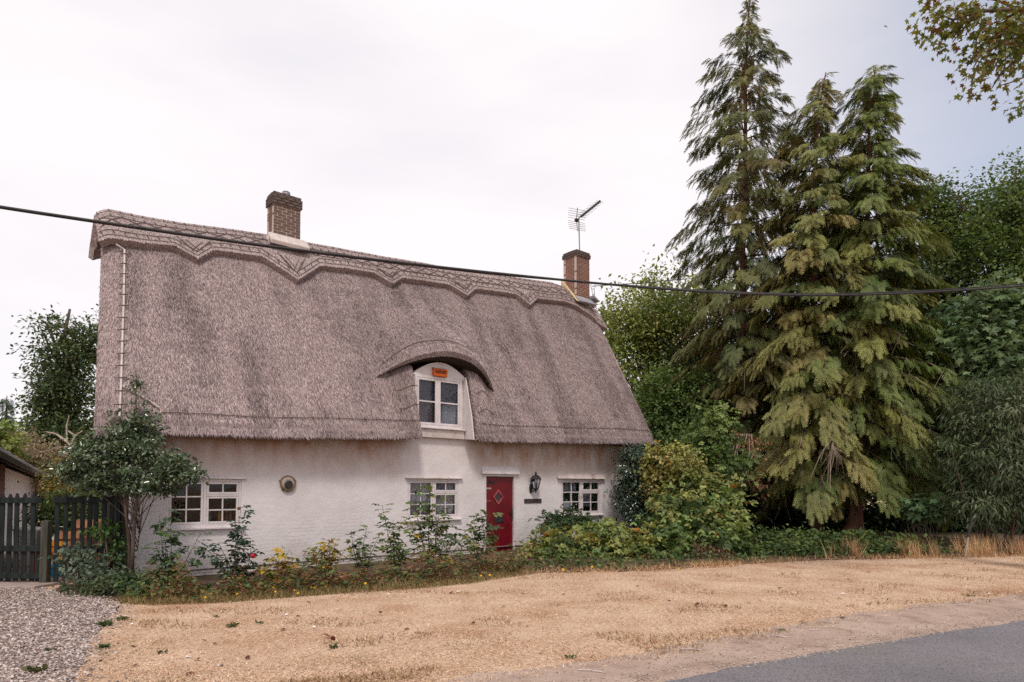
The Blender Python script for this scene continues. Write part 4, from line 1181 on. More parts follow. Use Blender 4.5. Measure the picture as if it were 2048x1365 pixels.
for n_, (x, d, h, r, lb) in enumerate([(58, 14.2, .75, .30, 'white covered bin behind the gate'), (122, 14.2, .55, .26, 'low white bin behind the picket fence')]):
    p = AT(x, 1130, d); p[2] = 0
    t_ = thing('bin', lb, 'bin', loc=p)
    MB().lathe([(r * .85, 0), (r, h)], p, 14).build('body', M['hoodpaint'], t_); MB().lathe([(r * 1.05, h), (r * 1.05, h + .04), (r * .3, h + .08)], p, 14).build('lid', M['whitepaint'], t_)

# leaning stake at the edge of the wood on the right
sp_ = AT(1930, 1114, 15.76); sp_[2] = 0
st_ = thing('plant_stake', 'leaning stake with a grey guard tube at the wood edge', 'stake', loc=sp_)
MB().tube([sp_, AT(1937, 1072, 15.8)], .022, 6).build('stake', M['deadwood'], st_)
MB().tube([AT(1936, 1075, 15.8), AT(1945, 1034, 15.86)], .032, 8).build('guard_tube', M['cable'], st_)
# ------------------------------------------------------------------ vegetation generators
def unit(a): return a / np.maximum(1e-9, np.linalg.norm(a, axis=-1, keepdims=True))
def stamp(T, pos, X, Z, scale):
    """copies of a small leaf or spray template; X its length axis, Z roughly its upper face"""
    TV, TF = T[0], T[1]
    X = unit(X); Z = unit(Z - (Z * X).sum(1, keepdims=True) * X); Y = np.cross(Z, X)
    sc = np.asarray(scale)[:, None, None]
    v_ = pos[:, None] + sc * (TV[None, :, 0:1] * X[:, None] + TV[None, :, 1:2] * Y[:, None] + TV[None, :, 2:3] * Z[:, None])
    n_, t_ = len(pos), len(TV)
    f_ = TF[None] + (np.arange(n_) * t_)[:, None, None]
    return v_.reshape(-1, 3), f_.reshape(-1, TF.shape[1])
def T_(v, f): return (np.array(v, float), np.array(f))
LEAF = T_([(0, 0, 0), (.45, .27, .07), (1, 0, -.06), (.45, -.27, .07)], [(0, 3, 2, 1)])
FOLD = T_([(0, 0, 0), (.32, .30, .08), (.74, .24, .04), (1, 0, -.10), (.74, -.24, .04), (.32, -.30, .08)], [(0, 3, 2, 1), (0, 5, 4, 3)])
NARROW = T_([(0, 0, 0), (.4, .11, .03), (1, 0, -.12), (.4, -.11, .03)], [(0, 3, 2, 1)])
def compound(parts):
    v, f = [], []
    for (x, y, ang, s) in parts:
        b = len(v); c_, s_ = math.cos(ang), math.sin(ang)
        for p in FOLD[0]:
            q = p * s; v.append((x + q[0] * c_ - q[1] * s_, y + q[0] * s_ + q[1] * c_, q[2] - .10 * (x + q[0]) ** 2))
        f += [tuple(i + b for i in g) for g in FOLD[1]]
    return T_(v, f)
ROSE5 = compound([(.25, 0, 1.2, .38), (.25, 0, -1.2, .38), (.50, 0, .95, .42), (.50, 0, -.95, .42), (.56, 0, 0, .46)])
TRI3 = compound([(.35, 0, 1.15, .5), (.35, 0, -1.15, .5), (.42, 0, 0, .58)])
def maple():
    rim = []
    for a, r in ((-150, .22), (-118, .55), (-88, .34), (-55, .85), (-28, .50), (0, 1.0), (28, .50), (55, .85), (88, .34), (118, .55), (150, .22)):
        rim.append((.25 + .75 * r * math.cos(math.radians(a)), .75 * r * math.sin(math.radians(a)), -.12 * r * r))
    v = [(.22, 0, .03)] + rim
    return T_(v, [(0, i, i + 1) for i in range(1, len(rim))])
MAPLE = maple()
def spray_t():
    """a hanging fan of scale leaves: slender, its side shoots swept forward, the tip nodding"""
    v, f = [], []
    def lf(x, y, z, ang, L, w):
        b = len(v); c_, s_ = math.cos(ang), math.sin(ang)
        for (px, py, pz) in ((0, 0, 0), (.45 * L, w, 0), (L, 0, -.22 * L), (.45 * L, -w, 0)):
            v.append((x + px * c_ - py * s_, y + px * s_ + py * c_, z + pz))
        f.append((b, b + 3, b + 2, b + 1))
    for i in range(5):
        x = .06 + .17 * i
        for d in (1, -1): lf(x, 0, -.30 * x * x, d * (.62 - .22 * x), .40 * (1 - .55 * x), .036)
    lf(.1, 0, -.03, 0, .95, .032)
    return T_(v, f)
SPRAY = spray_t()
LEAFGAIN = 1.6
def palette(pal, n_, jitter=.18):
    pal = np.array(pal) * LEAFGAIN; i = rng.integers(0, len(pal), n_); j = rng.integers(0, len(pal), n_); a = rng.random((n_, 1))
    return (pal[i] * a + pal[j] * (1 - a)) * rng.uniform(1 - jitter, 1 + jitter, (n_, 1))
def EL(px, py, d, rx, ry, rd=None):
    c = AT(px, py, d); return (c, np.array([rx * d / F, rd if rd is not None else rx * d / F * .9, ry * d / F]))
def crown(ells, n_, per, size, T, pal, cr, droop=.35, shell=.55, lumps=.22, yellow=None, flat=.6, edge=0.0):
    w_ = np.array([np.prod(r) ** .67 for c, r in ells]); w_ /= w_.sum()
    k = rng.choice(len(ells), n_, p=w_)
    c = np.array([e[0] for e in ells])[k]; r = np.array([e[1] for e in ells])[k]
    d = unit(rng.normal(size=(n_, 3)))
    ph = rng.uniform(0, 6, 3)
    lump = 1 + lumps * (np.sin(d[:, 0] * 5 + ph[0] + k) * np.sin(d[:, 2] * 5 + ph[1]) + .6 * np.sin(d[:, 1] * 9 + d[:, 2] * 7 + ph[2] + k))
    rad = (shell + (1 - shell) * rng.random(n_) ** .7) * lump
    cen = c + d * r * rad[:, None]
    cen[:, 2] = np.maximum(cen[:, 2], .12)
    n2 = n_ * per
    ci = np.repeat(np.arange(n_), per)
    off = rng.normal(size=(n2, 3)) * np.array([1, 1, flat]) * cr * .55 * rng.uniform(.7, 1.4, n_)[ci][:, None]
    pos = cen[ci] + off
    pos[:, 2] = np.maximum(pos[:, 2], .03)
    X = unit(d[ci] * .5 + rng.normal(size=(n2, 3)) * .6 + unit(off + 1e-6) * .5) + np.array([0, 0, -droop])
    Z = np.array([0, 0, 1.0]) + d[ci] * .45 + rng.normal(size=(n2, 3)) * .45
    v_, f_ = stamp(T, pos, X, Z, size * rng.uniform(.65, 1.25, n2))
    tc_ = palette(pal, n_, .12)[ci] * rng.uniform(.75, 1.25, (n2, 1))
    if yellow:
        y_ = rng.random(n2) < yellow[1]
        tc_[y_] = np.array(yellow[0]) * rng.uniform(.7, 1.2, (y_.sum(), 1))
    return v_, f_, np.repeat(tc_, len(T[0]), 0), cen
def limbs(mb, base_, topz, cen, n_, r0, spread=.5, ax=None):
    base_ = np.array(base_, float)
    sel = cen[rng.choice(len(cen), min(n_, len(cen)), replace=False)]
    for p in sel:
        h = base_[2] + (p[2] - base_[2]) * rng.uniform(.35, .7)
        q = np.array([base_[0], base_[1], h]) if ax is None else ax(h)
        m1 = q + (p - q) * .5 + np.array([0, 0, .12 * np.linalg.norm(p - q)]) + rng.normal(size=3) * .08
        mb.tube([q, m1, p], [r0, r0 * .6, r0 * .22], 5, False)
def tree(name, label, cat, base_px, depth, ells, n_, per, size, T, pal, cr, tr=.16, nl=26, mat='leaf', bark='bark', group=None, yellow=None, **kw):
    b_ = AT(base_px, 978, depth); b_[2] = 0
    t_ = thing(name, label, cat, loc=b_, group=group)
    v_, f_, c_, cen = crown(ells, n_, per, size, T, pal, cr, yellow=yellow, **kw)
    np_part('crown', v_, f_, M[mat], t_, c_, kind='stuff')
    tp_ = np.mean([e[0] for e in ells], 0); zt = max(e[0][2] + e[1][2] * .5 for e in ells)
    ax = lambda h: b_ + (np.array([tp_[0], tp_[1], 0]) - np.array([b_[0], b_[1], 0])) * min(1, h / max(zt, .1)) + np.array([0, 0, h]) + np.array([.1 * math.sin(h * 1.3), .1 * math.cos(h * 1.1), 0])
    hs = np.linspace(-.1, zt, 9)
    MB().tube([ax(h) for h in hs], [tr * (1.25 if i == 0 else 1 - .85 * i / 8) for i in range(9)], 8).build('trunk', M[bark], t_, smooth=True)
    lm = MB(); limbs(lm, b_, zt, cen, nl, tr * .32, ax=ax)
    lm.build('limbs', M[bark], t_, smooth=True)
    return t_
def bush(name, label, cat, ells, n_, per, size, T, pal, cr, mat='leaf', group=None, nst=14, stem='twig', yellow=None, **kw):
    b_ = np.mean([e[0] for e in ells], 0).copy(); b_[2] = 0
    t_ = thing(name, label, cat, loc=b_, group=group)
    v_, f_, c_, cen = crown(ells, n_, per, size, T, pal, cr, yellow=yellow, **kw)
    np_part('foliage', v_, f_, M[mat], t_, c_, kind='stuff')
    mb_ = MB()
    for p in cen[rng.choice(len(cen), min(nst, len(cen)), replace=False)]:
        q = np.array([p[0] * .4 + b_[0] * .6 + rng.normal() * .1, p[1] * .4 + b_[1] * .6 + rng.normal() * .1, -.03])
        m1 = (p + q) / 2 + rng.normal(size=3) * .08
        mb_.tube([q, m1, p], [.016, .012, .006], 4, False)
    mb_.build('stems', M[stem], t_)
    return t_
def conifer(name, label, line, depth, prof, nbr, pal, twigpal, bare=0, bark='redbark', dens=13, hang=.45, size=.46, group=None):
    pts = [AT(x, y, depth) for x, y in line]
    pts[-1][2] = 0
    t_ = thing(name, label, 'conifer', loc=pts[-1], group=group)
    zs = np.array([p[2] for p in pts])[::-1]; xs = np.array([p[0] for p in pts])[::-1]; ys = np.array([p[1] for p in pts])[::-1]
    def tr(z): return np.array([np.interp(z, zs, xs), np.interp(z, zs, ys), z])
    H = pts[0][2]
    # profile: height -> left and right reach in metres
    pz = np.array([AT(1024, p[0], depth)[2] for p in prof])[::-1]; pl_ = np.array([max(p[1] - 6, 3) * depth / F for p in prof])[::-1]; pr_ = np.array([max(p[2] - 6, 3) * depth / F for p in prof])[::-1]
    hs = np.linspace(0, H, 14)
    MB().tube([tr(h) + np.array([.02 * math.sin(h), .02 * math.cos(h * 1.3), 0]) for h in hs], [.02 + .135 * (1 - h / H) ** .8 * (1.5 if i == 0 else 1) for i, h in enumerate(hs)], 8).build('trunk', M[bark], t_, smooth=True)
    P, X, Z, S, Cc = [], [], [], [], []
    bm_, dead = MB(), MB()
    for i in range(nbr):
        u_ = (i + rng.random()) / nbr
        z = pz.min() + (H - .15 - pz.min()) * u_ ** .92
        az = i * 2.39996 + rng.normal() * .35
        cx, cy = math.cos(az), math.sin(az)
        L = np.interp(z, pz, pr_) * (1 + cx) / 2 + np.interp(z, pz, pl_) * (1 - cx) / 2
        L *= rng.choice([.55, .75, .95, 1.1], p=[.25, .3, .3, .15]) * rng.uniform(.85, 1.1)
        L = max(L, .18)
        hi = z / H
        a_, b2 = (.15 + .75 * hi ** 1.5) + rng.normal() * .08, (.55 + .25 * hi) + rng.normal() * .08
        o_ = tr(z - .12 * L)
        out_ = np.array([cx, cy, 0])
        sd_ = np.array([-cy, cx, 0])
        bend = rng.normal() * .18
        def br(t): return o_ + out_ * L * t + sd_ * bend * L * t * t + np.array([0, 0, L * (a_ * t - b2 * t * t)])
        bm_.tube([br(t) for t in (0, .35, .7, .95)], [.012 + .011 * L, .010 + .006 * L, .008, .004], 4, False)
        n_ = int(7 + L * dens * 2 * (1 - .35 * hi))
        tcol = palette(pal, 1)[0]
        t = (.10 if L < 1 else .22) + (.90 if L < 1 else .78) * rng.random(n_) ** .62
        for tt in t:
            p = br(tt)
            sg = rng.choice((-1, 1))
            drop_ = hang * rng.uniform(.5, 2.2)
            drop_ *= 1.0 + 1.3 * (1 - hi) * tt
            d = out_ * (.55 + .5 * tt) + sd_ * sg * rng.uniform(.1, .9) * (1.1 - .5 * tt) + np.array([0, 0, -drop_])
            P.append(p + sd_ * sg * (.05 + .26 * L * (1 - .8 * tt)) * rng.random() + np.array([0, 0, -.22 * rng.random() ** 2 * min(1, L)]))
            X.append(d); Z.append(np.array([0, 0, 1]) + out_ * (.6 + .8 * (1 - hi)) + rng.normal(size=3) * .35)
            S.append(size * rng.uniform(.6, 1.2) * (.55 + .45 * min(1, L / 1.2)))
            col = tcol * rng.uniform(.8, 1.2)
            if tt > .75: col = col * .6 + np.array(twigpal) * .55 * rng.uniform(.8, 1.3)
            Cc.append(col)
        if bare and hi < .45 and rng.random() < bare:       # dead inner twigs hanging below the live sprays
            for q in range(3):
                p = br(rng.uniform(.35, .8)); dead.tube([p, p + out_ * .25 + np.array([rng.normal() * .15, rng.normal() * .1, -.35]), p + out_ * .32 + np.array([rng.normal() * .3, rng.normal() * .2, -rng.uniform(.7, 1.3)])], [.010, .007, .003], 4, False)
    P = np.array(P); S = np.array(S)
    v_, f_ = stamp(SPRAY, P, np.array(X), np.array(Z), S)
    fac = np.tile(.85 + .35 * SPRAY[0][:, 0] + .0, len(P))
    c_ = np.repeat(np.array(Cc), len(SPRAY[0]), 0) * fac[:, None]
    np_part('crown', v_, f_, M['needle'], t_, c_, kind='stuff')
    bm_.build('branches', M['twig'], t_)
    if bare and dead.v: dead.build('dead_twigs', M['deadwood'], t_)
    return t_
def sprig(name, label, cat, base, stems, T, size, pal, every=.10, group=None, stem_mat='greenstem', yellow=None, r=.009, start=.25, droop=.25, mat='leaf', bushy=1):
    """an upright garden plant: bent stems with leaves set along them; stems = [(tip xyz offset), ...]"""
    base = np.array(base, float)
    t_ = thing(name, label, cat, loc=base, group=group)
    st, P, X, Z = MB(), [], [], []
    for off in stems:
        off = np.array(off, float)
        q0 = base + np.array([off[0] * .08 + rng.normal() * .04, rng.normal() * .04, -.02])
        tip = base + off
        mid = (q0 + tip) / 2 + np.array([rng.normal() * .07, rng.normal() * .06, .06])
        cu_ = lambda t: q0 * (1 - t) ** 2 + 2 * mid * t * (1 - t) + tip * t * t
        st.tube([cu_(t) for t in np.linspace(0, 1, 7)], list(np.linspace(r, r * .35, 7)), 4, False)
        L = np.linalg.norm(off)
        for t in np.arange(start, 1.0, every / L):
            for _ in range(bushy):
                p = cu_(t); a = rng.uniform(0, 6.28)
                d = np.array([math.cos(a), math.sin(a), rng.uniform(-.1, .5)])
                pet = p + unit(d) * size * .12
                st.tube([p, pet], .003, 3, False)
                P.append(pet); X.append(d + np.array([0, 0, -droop])); Z.append(np.array([0, 0, 1]) + rng.normal(size=3) * .35)
    P = np.array(P); n_ = len(P)
    v_, f_ = stamp(T, P, np.array(X), np.array(Z), size * rng.uniform(.6, 1.2, n_))
    c_ = palette(pal, n_, .2)
    if yellow:
        y_ = rng.random(n_) < yellow[1]; c_[y_] = np.array(yellow[0]) * rng.uniform(.7, 1.2, (y_.sum(), 1))
    np_part('foliage', v_, f_, M[mat], t_, np.repeat(c_, len(T[0]), 0), kind='stuff')
    st.build('stems', M[stem_mat], t_)
    return t_

# ------------------------------------------------------------------ colours of leaves
G_DARK = [(.022, .040, .016), (.032, .058, .022), (.045, .070, .024)]
G_MID = [(.040, .070, .020), (.060, .095, .026), (.080, .110, .030)]
G_LIGHT = [(.085, .125, .030), (.12, .155, .040), (.15, .165, .05)]
G_YELL = [(.13, .14, .035), (.18, .165, .04), (.10, .11, .03)]
G_BLUE = [(.035, .060, .040), (.050, .078, .052), (.030, .045, .030)]
YEL, ORA, BRN = (.42, .28, .03), (.40, .15, .03), (.14, .07, .035)

# ------------------------------------------------------------------ the three conifers
CP1 = [(.048, .066, .022), (.078, .094, .027), (.115, .115, .034), (.14, .115, .042)]
CP2 = [(.070, .098, .028), (.11, .130, .036), (.16, .155, .048), (.19, .16, .055)]
CP3 = [(.045, .070, .022), (.075, .105, .026), (.12, .145, .034), (.16, .16, .042)]
conifer('conifer', 'tallest thin conifer, nearest the cottage, its top cut by the frame', [(1499, -14), (1492, 150), (1490, 330), (1484, 620), (1478, 1090)], 24.0,
        [(-14, 6, 6), (40, 20, 22), (95, 70, 70), (140, 95, 85), (180, 80, 60), (230, 118, 105), (330, 134, 122), (450, 144, 134), (560, 138, 140), (700, 126, 138), (850, 90, 100), (960, 50, 60)], 270, CP1, (.10, .095, .045), .25, dens=18, size=.42)
# the two nearer trees sag: sprays hang in curtains
conifer('conifer', 'middle conifer with a bent tip and sparse crown', [(1652, 146), (1640, 190), (1632, 300), (1626, 560), (1634, 1085)], 22.6,
        [(148, 10, 24), (200, 38, 44), (240, 82, 44), (300, 90, 54), (400, 106, 90), (500, 132, 104), (620, 160, 110), (760, 190, 130), (880, 185, 135), (950, 140, 110), (965, 90, 60)], 300, CP2, (.17, .15, .06), .7, dens=19, size=.44)
conifer('conifer', 'broad dark conifer with nodding top and reddish leaning trunk', [(1752, 134), (1738, 200), (1736, 400), (1734, 700), (1712, 1076)], 22.2,
        [(136, 24, 34), (180, 55, 52), (240, 62, 58), (300, 66, 80), (345, 85, 118), (450, 112, 122), (560, 130, 146), (700, 140, 172), (840, 165, 190), (910, 150, 190), (945, 90, 150)], 335, CP3, (.13, .14, .05), .6, dens=19, size=.44)
con = [o for o in C.objects if o.name.startswith('conifer')]
# the pale dead bough low on the middle conifer, and the red root flare of the broad one
db = MB()
d0 = AT(1668, 872, 20.2)
for (x, y, dd) in ((1640, 925, 0), (1655, 965, .2), (1622, 955, -.1), (1660, 985, 0)): db.tube([d0, AT((1668 + x) / 2 - 3, (872 + y) / 2 - 6, 20.2 + dd), AT(x, y, 20.2 + dd)], [.03, .018, .006], 5, False)
for k in range(16):
    x, y = 1640 + k * 4.5, 935 + 22 * math.sin(k * 1.9)
    db.tube([AT(1665 - 1.0 * k * .2, 885 + k * .6, 20.2), AT((1668 + x) / 2 + 4, (885 + y) / 2, 20.15), AT(x, y, 20.1 + .03 * k)], [.008, .006, .003], 4, False)
db.build('dead_bough', M['deadwood'], bpy.data.objects['conifer.001'])
rb = MB(); r0 = AT(1712, 1040, 22.0)
rb.tube([AT(1712, 1000, 22.0), AT(1712, 1035, 21.95), AT(1704, 1058, 21.9), AT(1684, 1076, 21.8)], [.20, .24, .26, .16], 8)
rb.tube([AT(1714, 1030, 22.0), AT(1716, 1060, 21.95), AT(1722, 1080, 21.9)], [.2, .2, .22], 8)
rb.build('root_flare', M['redbark'], bpy.data.objects['conifer.002'], smooth=True)
# brown dead ivy hanging on the left of the middle conifer
v_, f_, c_, cen = crown([EL(1470, 870, 21, 22, 14, .5), EL(1500, 885, 21, 28, 16, .5), EL(1525, 930, 20.8, 10, 45, .4), EL(1520, 970, 20.7, 8, 32, .3)], 26, 14, .10, FOLD, [(.14, .06, .03), (.20, .10, .05), (.09, .05, .03)], .22, droop=.9)
dv = thing('dead_creeper', 'brown dead creeper hanging between the bramble bank and the middle conifer', 'creeper', loc=np.array([AT(1500, 900, 21)[0], 21, 0]))
np_part('withered_leaves', v_, f_, M['leaf'], dv, c_, kind='stuff')
sm2 = MB()
for k in range(9):
    x = 1452 + k * 6
    sm2.tube([AT(1470 + k * 4, 868, 21), AT(x + 8 * math.sin(k), 905, 21), AT(x - 4, 935, 21), AT(x + 6 * math.sin(k * 2), 965 + 8 * math.cos(k), 21)], [.02, .016, .012, .008], 5, False)
sm2.build('bare_stems', M['deadwood'], dv)

# ------------------------------------------------------------------ trees
tree('broadleaf_tree', 'light green broadleaf tree rising behind the right end of the thatch', 'tree', 1330, 31,
     [EL(1300, 640, 31, 100, 92), EL(1245, 720, 30, 62, 110), EL(1350, 720, 31, 100, 120), EL(1270, 830, 30, 80, 90), EL(1390, 600, 32, 70, 60), EL(1225, 640, 30, 38, 50)], 430, 62, .21, LEAF, G_LIGHT + [(.20, .20, .055), (.16, .19, .05), (.07, .10, .03)], .75, .22, 40, shell=.3, lumps=.35, yellow=((.3, .2, .03), .004))
tree('understorey_tree', 'dark leaved small tree beside the low right corner of the roof', 'tree', 1350, 24.5,
     [EL(1340, 860, 24.5, 70, 70), EL(1390, 820, 24.5, 60, 80), EL(1320, 800, 25, 40, 60), EL(1420, 930, 24, 70, 70)], 260, 60, .17, LEAF, G_MID, .6, .12, 24, yellow=(YEL, .006))
tree('oak_tree', 'big dense tree at the right edge, its crown reaching highest there', 'tree', 2040, 28,
     [EL(2010, 430, 28, 100, 100), EL(2080, 400, 28, 110, 100), EL(1940, 500, 28, 60, 80), EL(2020, 560, 27, 110, 90), EL(2110, 560, 27, 120, 120)], 430, 62, .20, LEAF, G_MID + [(.11, .14, .04), (.105, .135, .035), (.03, .05, .018)], .72, .3, 40, shell=.3, lumps=.4)
tree('oak_tree', 'thinner tree with russet tips between the broad conifer and the biggest tree', 'tree', 1880, 30,
     [EL(1870, 430, 30, 50, 60), EL(1910, 470, 30, 60, 70), EL(1880, 560, 30, 70, 80), EL(1840, 400, 30, 25, 30)], 240, 60, .18, LEAF, G_MID, .7, .2, 26, yellow=((.2, .09, .03), .05))
tree('sycamore_sapling', 'young broad leaved tree with pale leaves above the grey shrub', 'tree', 1975, 21.5,
     [EL(1960, 650, 21.5, 70, 60), EL(2030, 640, 21.5, 60, 60), EL(1920, 690, 21.5, 45, 45), EL(1990, 710, 21, 80, 50)], 170, 34, .26, MAPLE, [(.045, .080, .035), (.075, .11, .045), (.10, .135, .06)], .7, .09, 20, droop=.6)
bush('grey_shrub', 'tall grey green shrub with narrow drooping leaves at the right edge', 'shrub',
     [EL(1965, 805, 18.6, 58, 62), EL(2020, 830, 18.4, 70, 90), EL(1940, 900, 18.3, 50, 70), EL(2000, 950, 18.1, 80, 80), EL(1960, 1010, 17.9, 50, 40), EL(2070, 950, 18.2, 60, 110)], 330, 40, .20, NARROW, [(.065, .095, .045), (.105, .135, .068), (.045, .065, .034), (.14, .16, .09)], .33, droop=.8, nst=30)
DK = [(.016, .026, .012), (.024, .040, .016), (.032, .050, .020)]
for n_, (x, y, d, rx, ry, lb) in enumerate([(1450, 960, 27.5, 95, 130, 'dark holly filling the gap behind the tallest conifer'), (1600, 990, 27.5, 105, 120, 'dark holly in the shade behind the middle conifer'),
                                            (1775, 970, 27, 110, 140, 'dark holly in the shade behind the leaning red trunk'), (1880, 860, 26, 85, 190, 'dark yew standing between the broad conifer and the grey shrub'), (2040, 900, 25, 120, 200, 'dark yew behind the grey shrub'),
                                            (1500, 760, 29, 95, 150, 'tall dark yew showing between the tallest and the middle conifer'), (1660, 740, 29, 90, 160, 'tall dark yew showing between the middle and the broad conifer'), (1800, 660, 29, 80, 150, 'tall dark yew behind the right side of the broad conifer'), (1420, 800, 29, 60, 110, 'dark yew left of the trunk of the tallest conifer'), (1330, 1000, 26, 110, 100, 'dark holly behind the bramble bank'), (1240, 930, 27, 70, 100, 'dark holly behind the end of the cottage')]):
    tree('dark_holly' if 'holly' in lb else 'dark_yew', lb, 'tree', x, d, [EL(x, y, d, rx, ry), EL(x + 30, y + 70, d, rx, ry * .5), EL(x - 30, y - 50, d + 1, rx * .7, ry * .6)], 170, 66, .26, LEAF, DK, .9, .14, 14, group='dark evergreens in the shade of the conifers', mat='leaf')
# left side
tree('ivied_tree', 'tall dark ivy clad tree left of the cottage, against the sky', 'tree', 125, 30,
     [EL(112, 665, 30, 36, 30), EL(120, 715, 30, 52, 45), EL(175, 690, 31, 40, 36), EL(205, 650, 32, 14, 24), EL(130, 780, 30, 58, 50), EL(100, 830, 30, 48, 60), EL(160, 860, 30, 50, 60), EL(110, 900, 29, 64, 45), EL(75, 860, 30, 26, 40)], 380, 46, .21, LEAF, [(.028, .050, .022), (.045, .070, .026), (.075, .085, .030), (.035, .050, .020)], .62, .35, 30, shell=.35)
dbm = MB()
for pts in ([(142, 892), (134, 885), (133, 852), (138, 832)], [(134, 884), (112, 868), (92, 864)], [(142, 890), (150, 872), (165, 862)], [(150, 872), (136, 862)], [(134, 894), (110, 897), (96, 902)], [(146, 892), (158, 904), (160, 915)]):
    dbm.tube([AT(x, y, 27.2) for x, y in pts], list(np.linspace(.05, .02, len(pts))), 5)
dbm.build('bare_bough', M['deadwood'], bpy.data.objects['ivied_tree'])
conifer('spruce', 'small dark spruce tip at the far left edge', [(14, 792), (12, 860), (10, 990)], 34, [(795, 4, 4), (830, 16, 16), (870, 24, 24), (900, 28, 28)], 60, G_BLUE, (.05, .08, .05), 0, 'bark', dens=5, size=.55)
bush('laurel', 'bright green laurel at the far left behind the outbuilding roof', 'shrub', [EL(0, 880, 20, 26, 34), EL(-20, 900, 20, 40, 40), EL(20, 910, 20.5, 14, 22)], 60, 40, .15, FOLD, G_LIGHT, .35)
bush('brown_shrub', 'straggly buff shrub between the outbuilding roof and the ivied tree', 'shrub', [EL(62, 905, 22, 22, 24), EL(90, 915, 21.5, 24, 22), EL(50, 880, 23, 12, 16)], 60, 34, .13, LEAF, [(.16, .12, .07), (.10, .09, .045), (.22, .17, .12)], .4)
bush('golden_shrub', 'golden leaved shrub behind the picket fence beside the gutter', 'shrub', [EL(135, 960, 17, 34, 40), EL(120, 1000, 16.5, 24, 30), EL(180, 980, 17, 44, 40), EL(215, 1010, 16.8, 30, 40)], 130, 40, .10, LEAF, [(.16, .12, .03), (.22, .155, .04), (.10, .10, .03)], .35)
bush('garden_shrub', 'green shrub in the yard low behind the picket fence', 'shrub', [EL(95, 1030, 15, 24, 34), EL(150, 1020, 15, 50, 40), EL(215, 1040, 14.6, 30, 40)], 120, 36, .09, LEAF, G_DARK + G_MID, .32)
bush('hedge_shrub', 'dark hedge at the back of the yard, behind the golden shrub', 'shrub', [EL(60, 980, 24, 80, 60), EL(190, 960, 24, 80, 70)], 140, 40, .16, LEAF, DK, .6)
hb = AT(262, 978, 11.05); hb[2] = 0
ht = tree('glossy_evergreen', 'small glossy leaved evergreen tree in front of the left corner of the cottage', 'tree', 262, 11.05,
     [EL(265, 900, 11.05, 80, 44), EL(180, 920, 11.0, 68, 40), EL(330, 945, 10.9, 62, 34), EL(275, 858, 11.1, 56, 32), EL(378, 955, 10.8, 30, 13), EL(150, 950, 11.1, 28, 24), EL(205, 965, 11.0, 66, 22), EL(355, 930, 10.8, 24, 16), EL(310, 980, 10.9, 40, 12)], 330, 32, .066, FOLD, [(.030, .050, .024), (.050, .076, .034), (.11, .138, .072), (.040, .062, .028)], .17, .03, 22, mat='holly', droop=.1, shell=.25, lumps=.4, flat=.35)
o_ = [o for o in ht.children if o.name.startswith('trunk')][0]; bpy.data.objects.remove(o_)
MB().tube([AT(263, 1152, 11.0), AT(266, 1090, 11.0), AT(270, 1040, 11.0), AT(275, 985, 11.0), AT(272, 880, 11.05), AT(272, 760, 11.1), AT(273, 735, 11.1)], [.036, .03, .028, .026, .02, .008, .003], 8).build('trunk', M['bark'], ht, smooth=True)
MB().tube([AT(259, 1152, 11.0), AT(258, 1090, 11.0), AT(252, 1030, 11.0), AT(248, 985, 11.0), AT(225, 940, 11.0)], [.026, .023, .021, .019, .013], 8).build('trunk', M['bark'], ht, smooth=True)
MB().tube([AT(262, 1100, 11.0), AT(258, 1062, 10.98), AT(266, 1030, 11.0), AT(300, 980, 10.95)], [.02, .018, .016, .01], 6).build('trunk', M['bark'], ht, smooth=True)
v_, f_, c_, cen = crown([EL(273, 770, 11.1, 10, 34, .1), EL(290, 790, 11.1, 10, 16, .1), EL(262, 800, 11.1, 8, 16, .1), EL(395, 946, 10.8, 22, 6, .1)], 22, 12, .055, FOLD, [(.05, .07, .035), (.07, .09, .045)], .07, shell=0)
np_part('top_sprig', v_, f_, M['holly'], ht, c_, kind='stuff')
# overhanging branch of a maple that stands beyond the right edge
mb_ = np.array([11.0, 12.2, 0.0])
mt_ = thing('maple_tree', 'maple bough with greenish russet leaves hanging into the top right corner', 'tree', loc=mb_)
MB().tube([mb_ + np.array([0, 0, -.1]), mb_ + np.array([.1, 0, 2]), mb_ + np.array([-.1, .1, 5]), mb_ + np.array([.1, -.1, 9]), mb_ + np.array([0, 0, 12])], [.34, .27, .24, .2, .1], 10).build('trunk', M['bark'], mt_, smooth=True)
bo = MB()
root = mb_ + np.array([0, 0, 7.2])
tips = []
for pts in ([(2130, 20, 10.2), (2040, 20, 9.6), (1960, 22, 9.3), (1905, 40, 9.2), (1870, 25, 9.1)], [(2140, 60, 10.2), (2060, 95, 9.7), (2010, 85, 9.4), (1960, 110, 9.3), (1945, 140, 9.3)],
            [(2060, 95, 9.7), (2000, 150, 9.5), (1985, 175, 9.4)], [(2130, 130, 10), (2060, 150, 9.7), (2010, 170, 9.5)], [(2150, 180, 10.3), (2080, 190, 10), (2045, 215, 9.9)], [(2040, 20, 9.6), (1990, 0, 9.5), (1930, -10, 9.4)], [(1960, 22, 9.3), (1925, 60, 9.3), (1905, 85, 9.25)]):
    w_ = [AT(*p) for p in pts]
    if pts[0][0] > 2100: w_ = [root + (w_[0] - root) * .0] + w_
    bo.tube(w_, list(np.linspace(.05 if len(w_) > 4 else .025, .008, len(w_))), 6, False)
    tips += w_[1:]
bo.build('boughs', M['bark'], mt_, smooth=True)
MPAL = [(.075, .095, .02), (.115, .13, .026), (.055, .075, .018), (.12, .10, .026)]
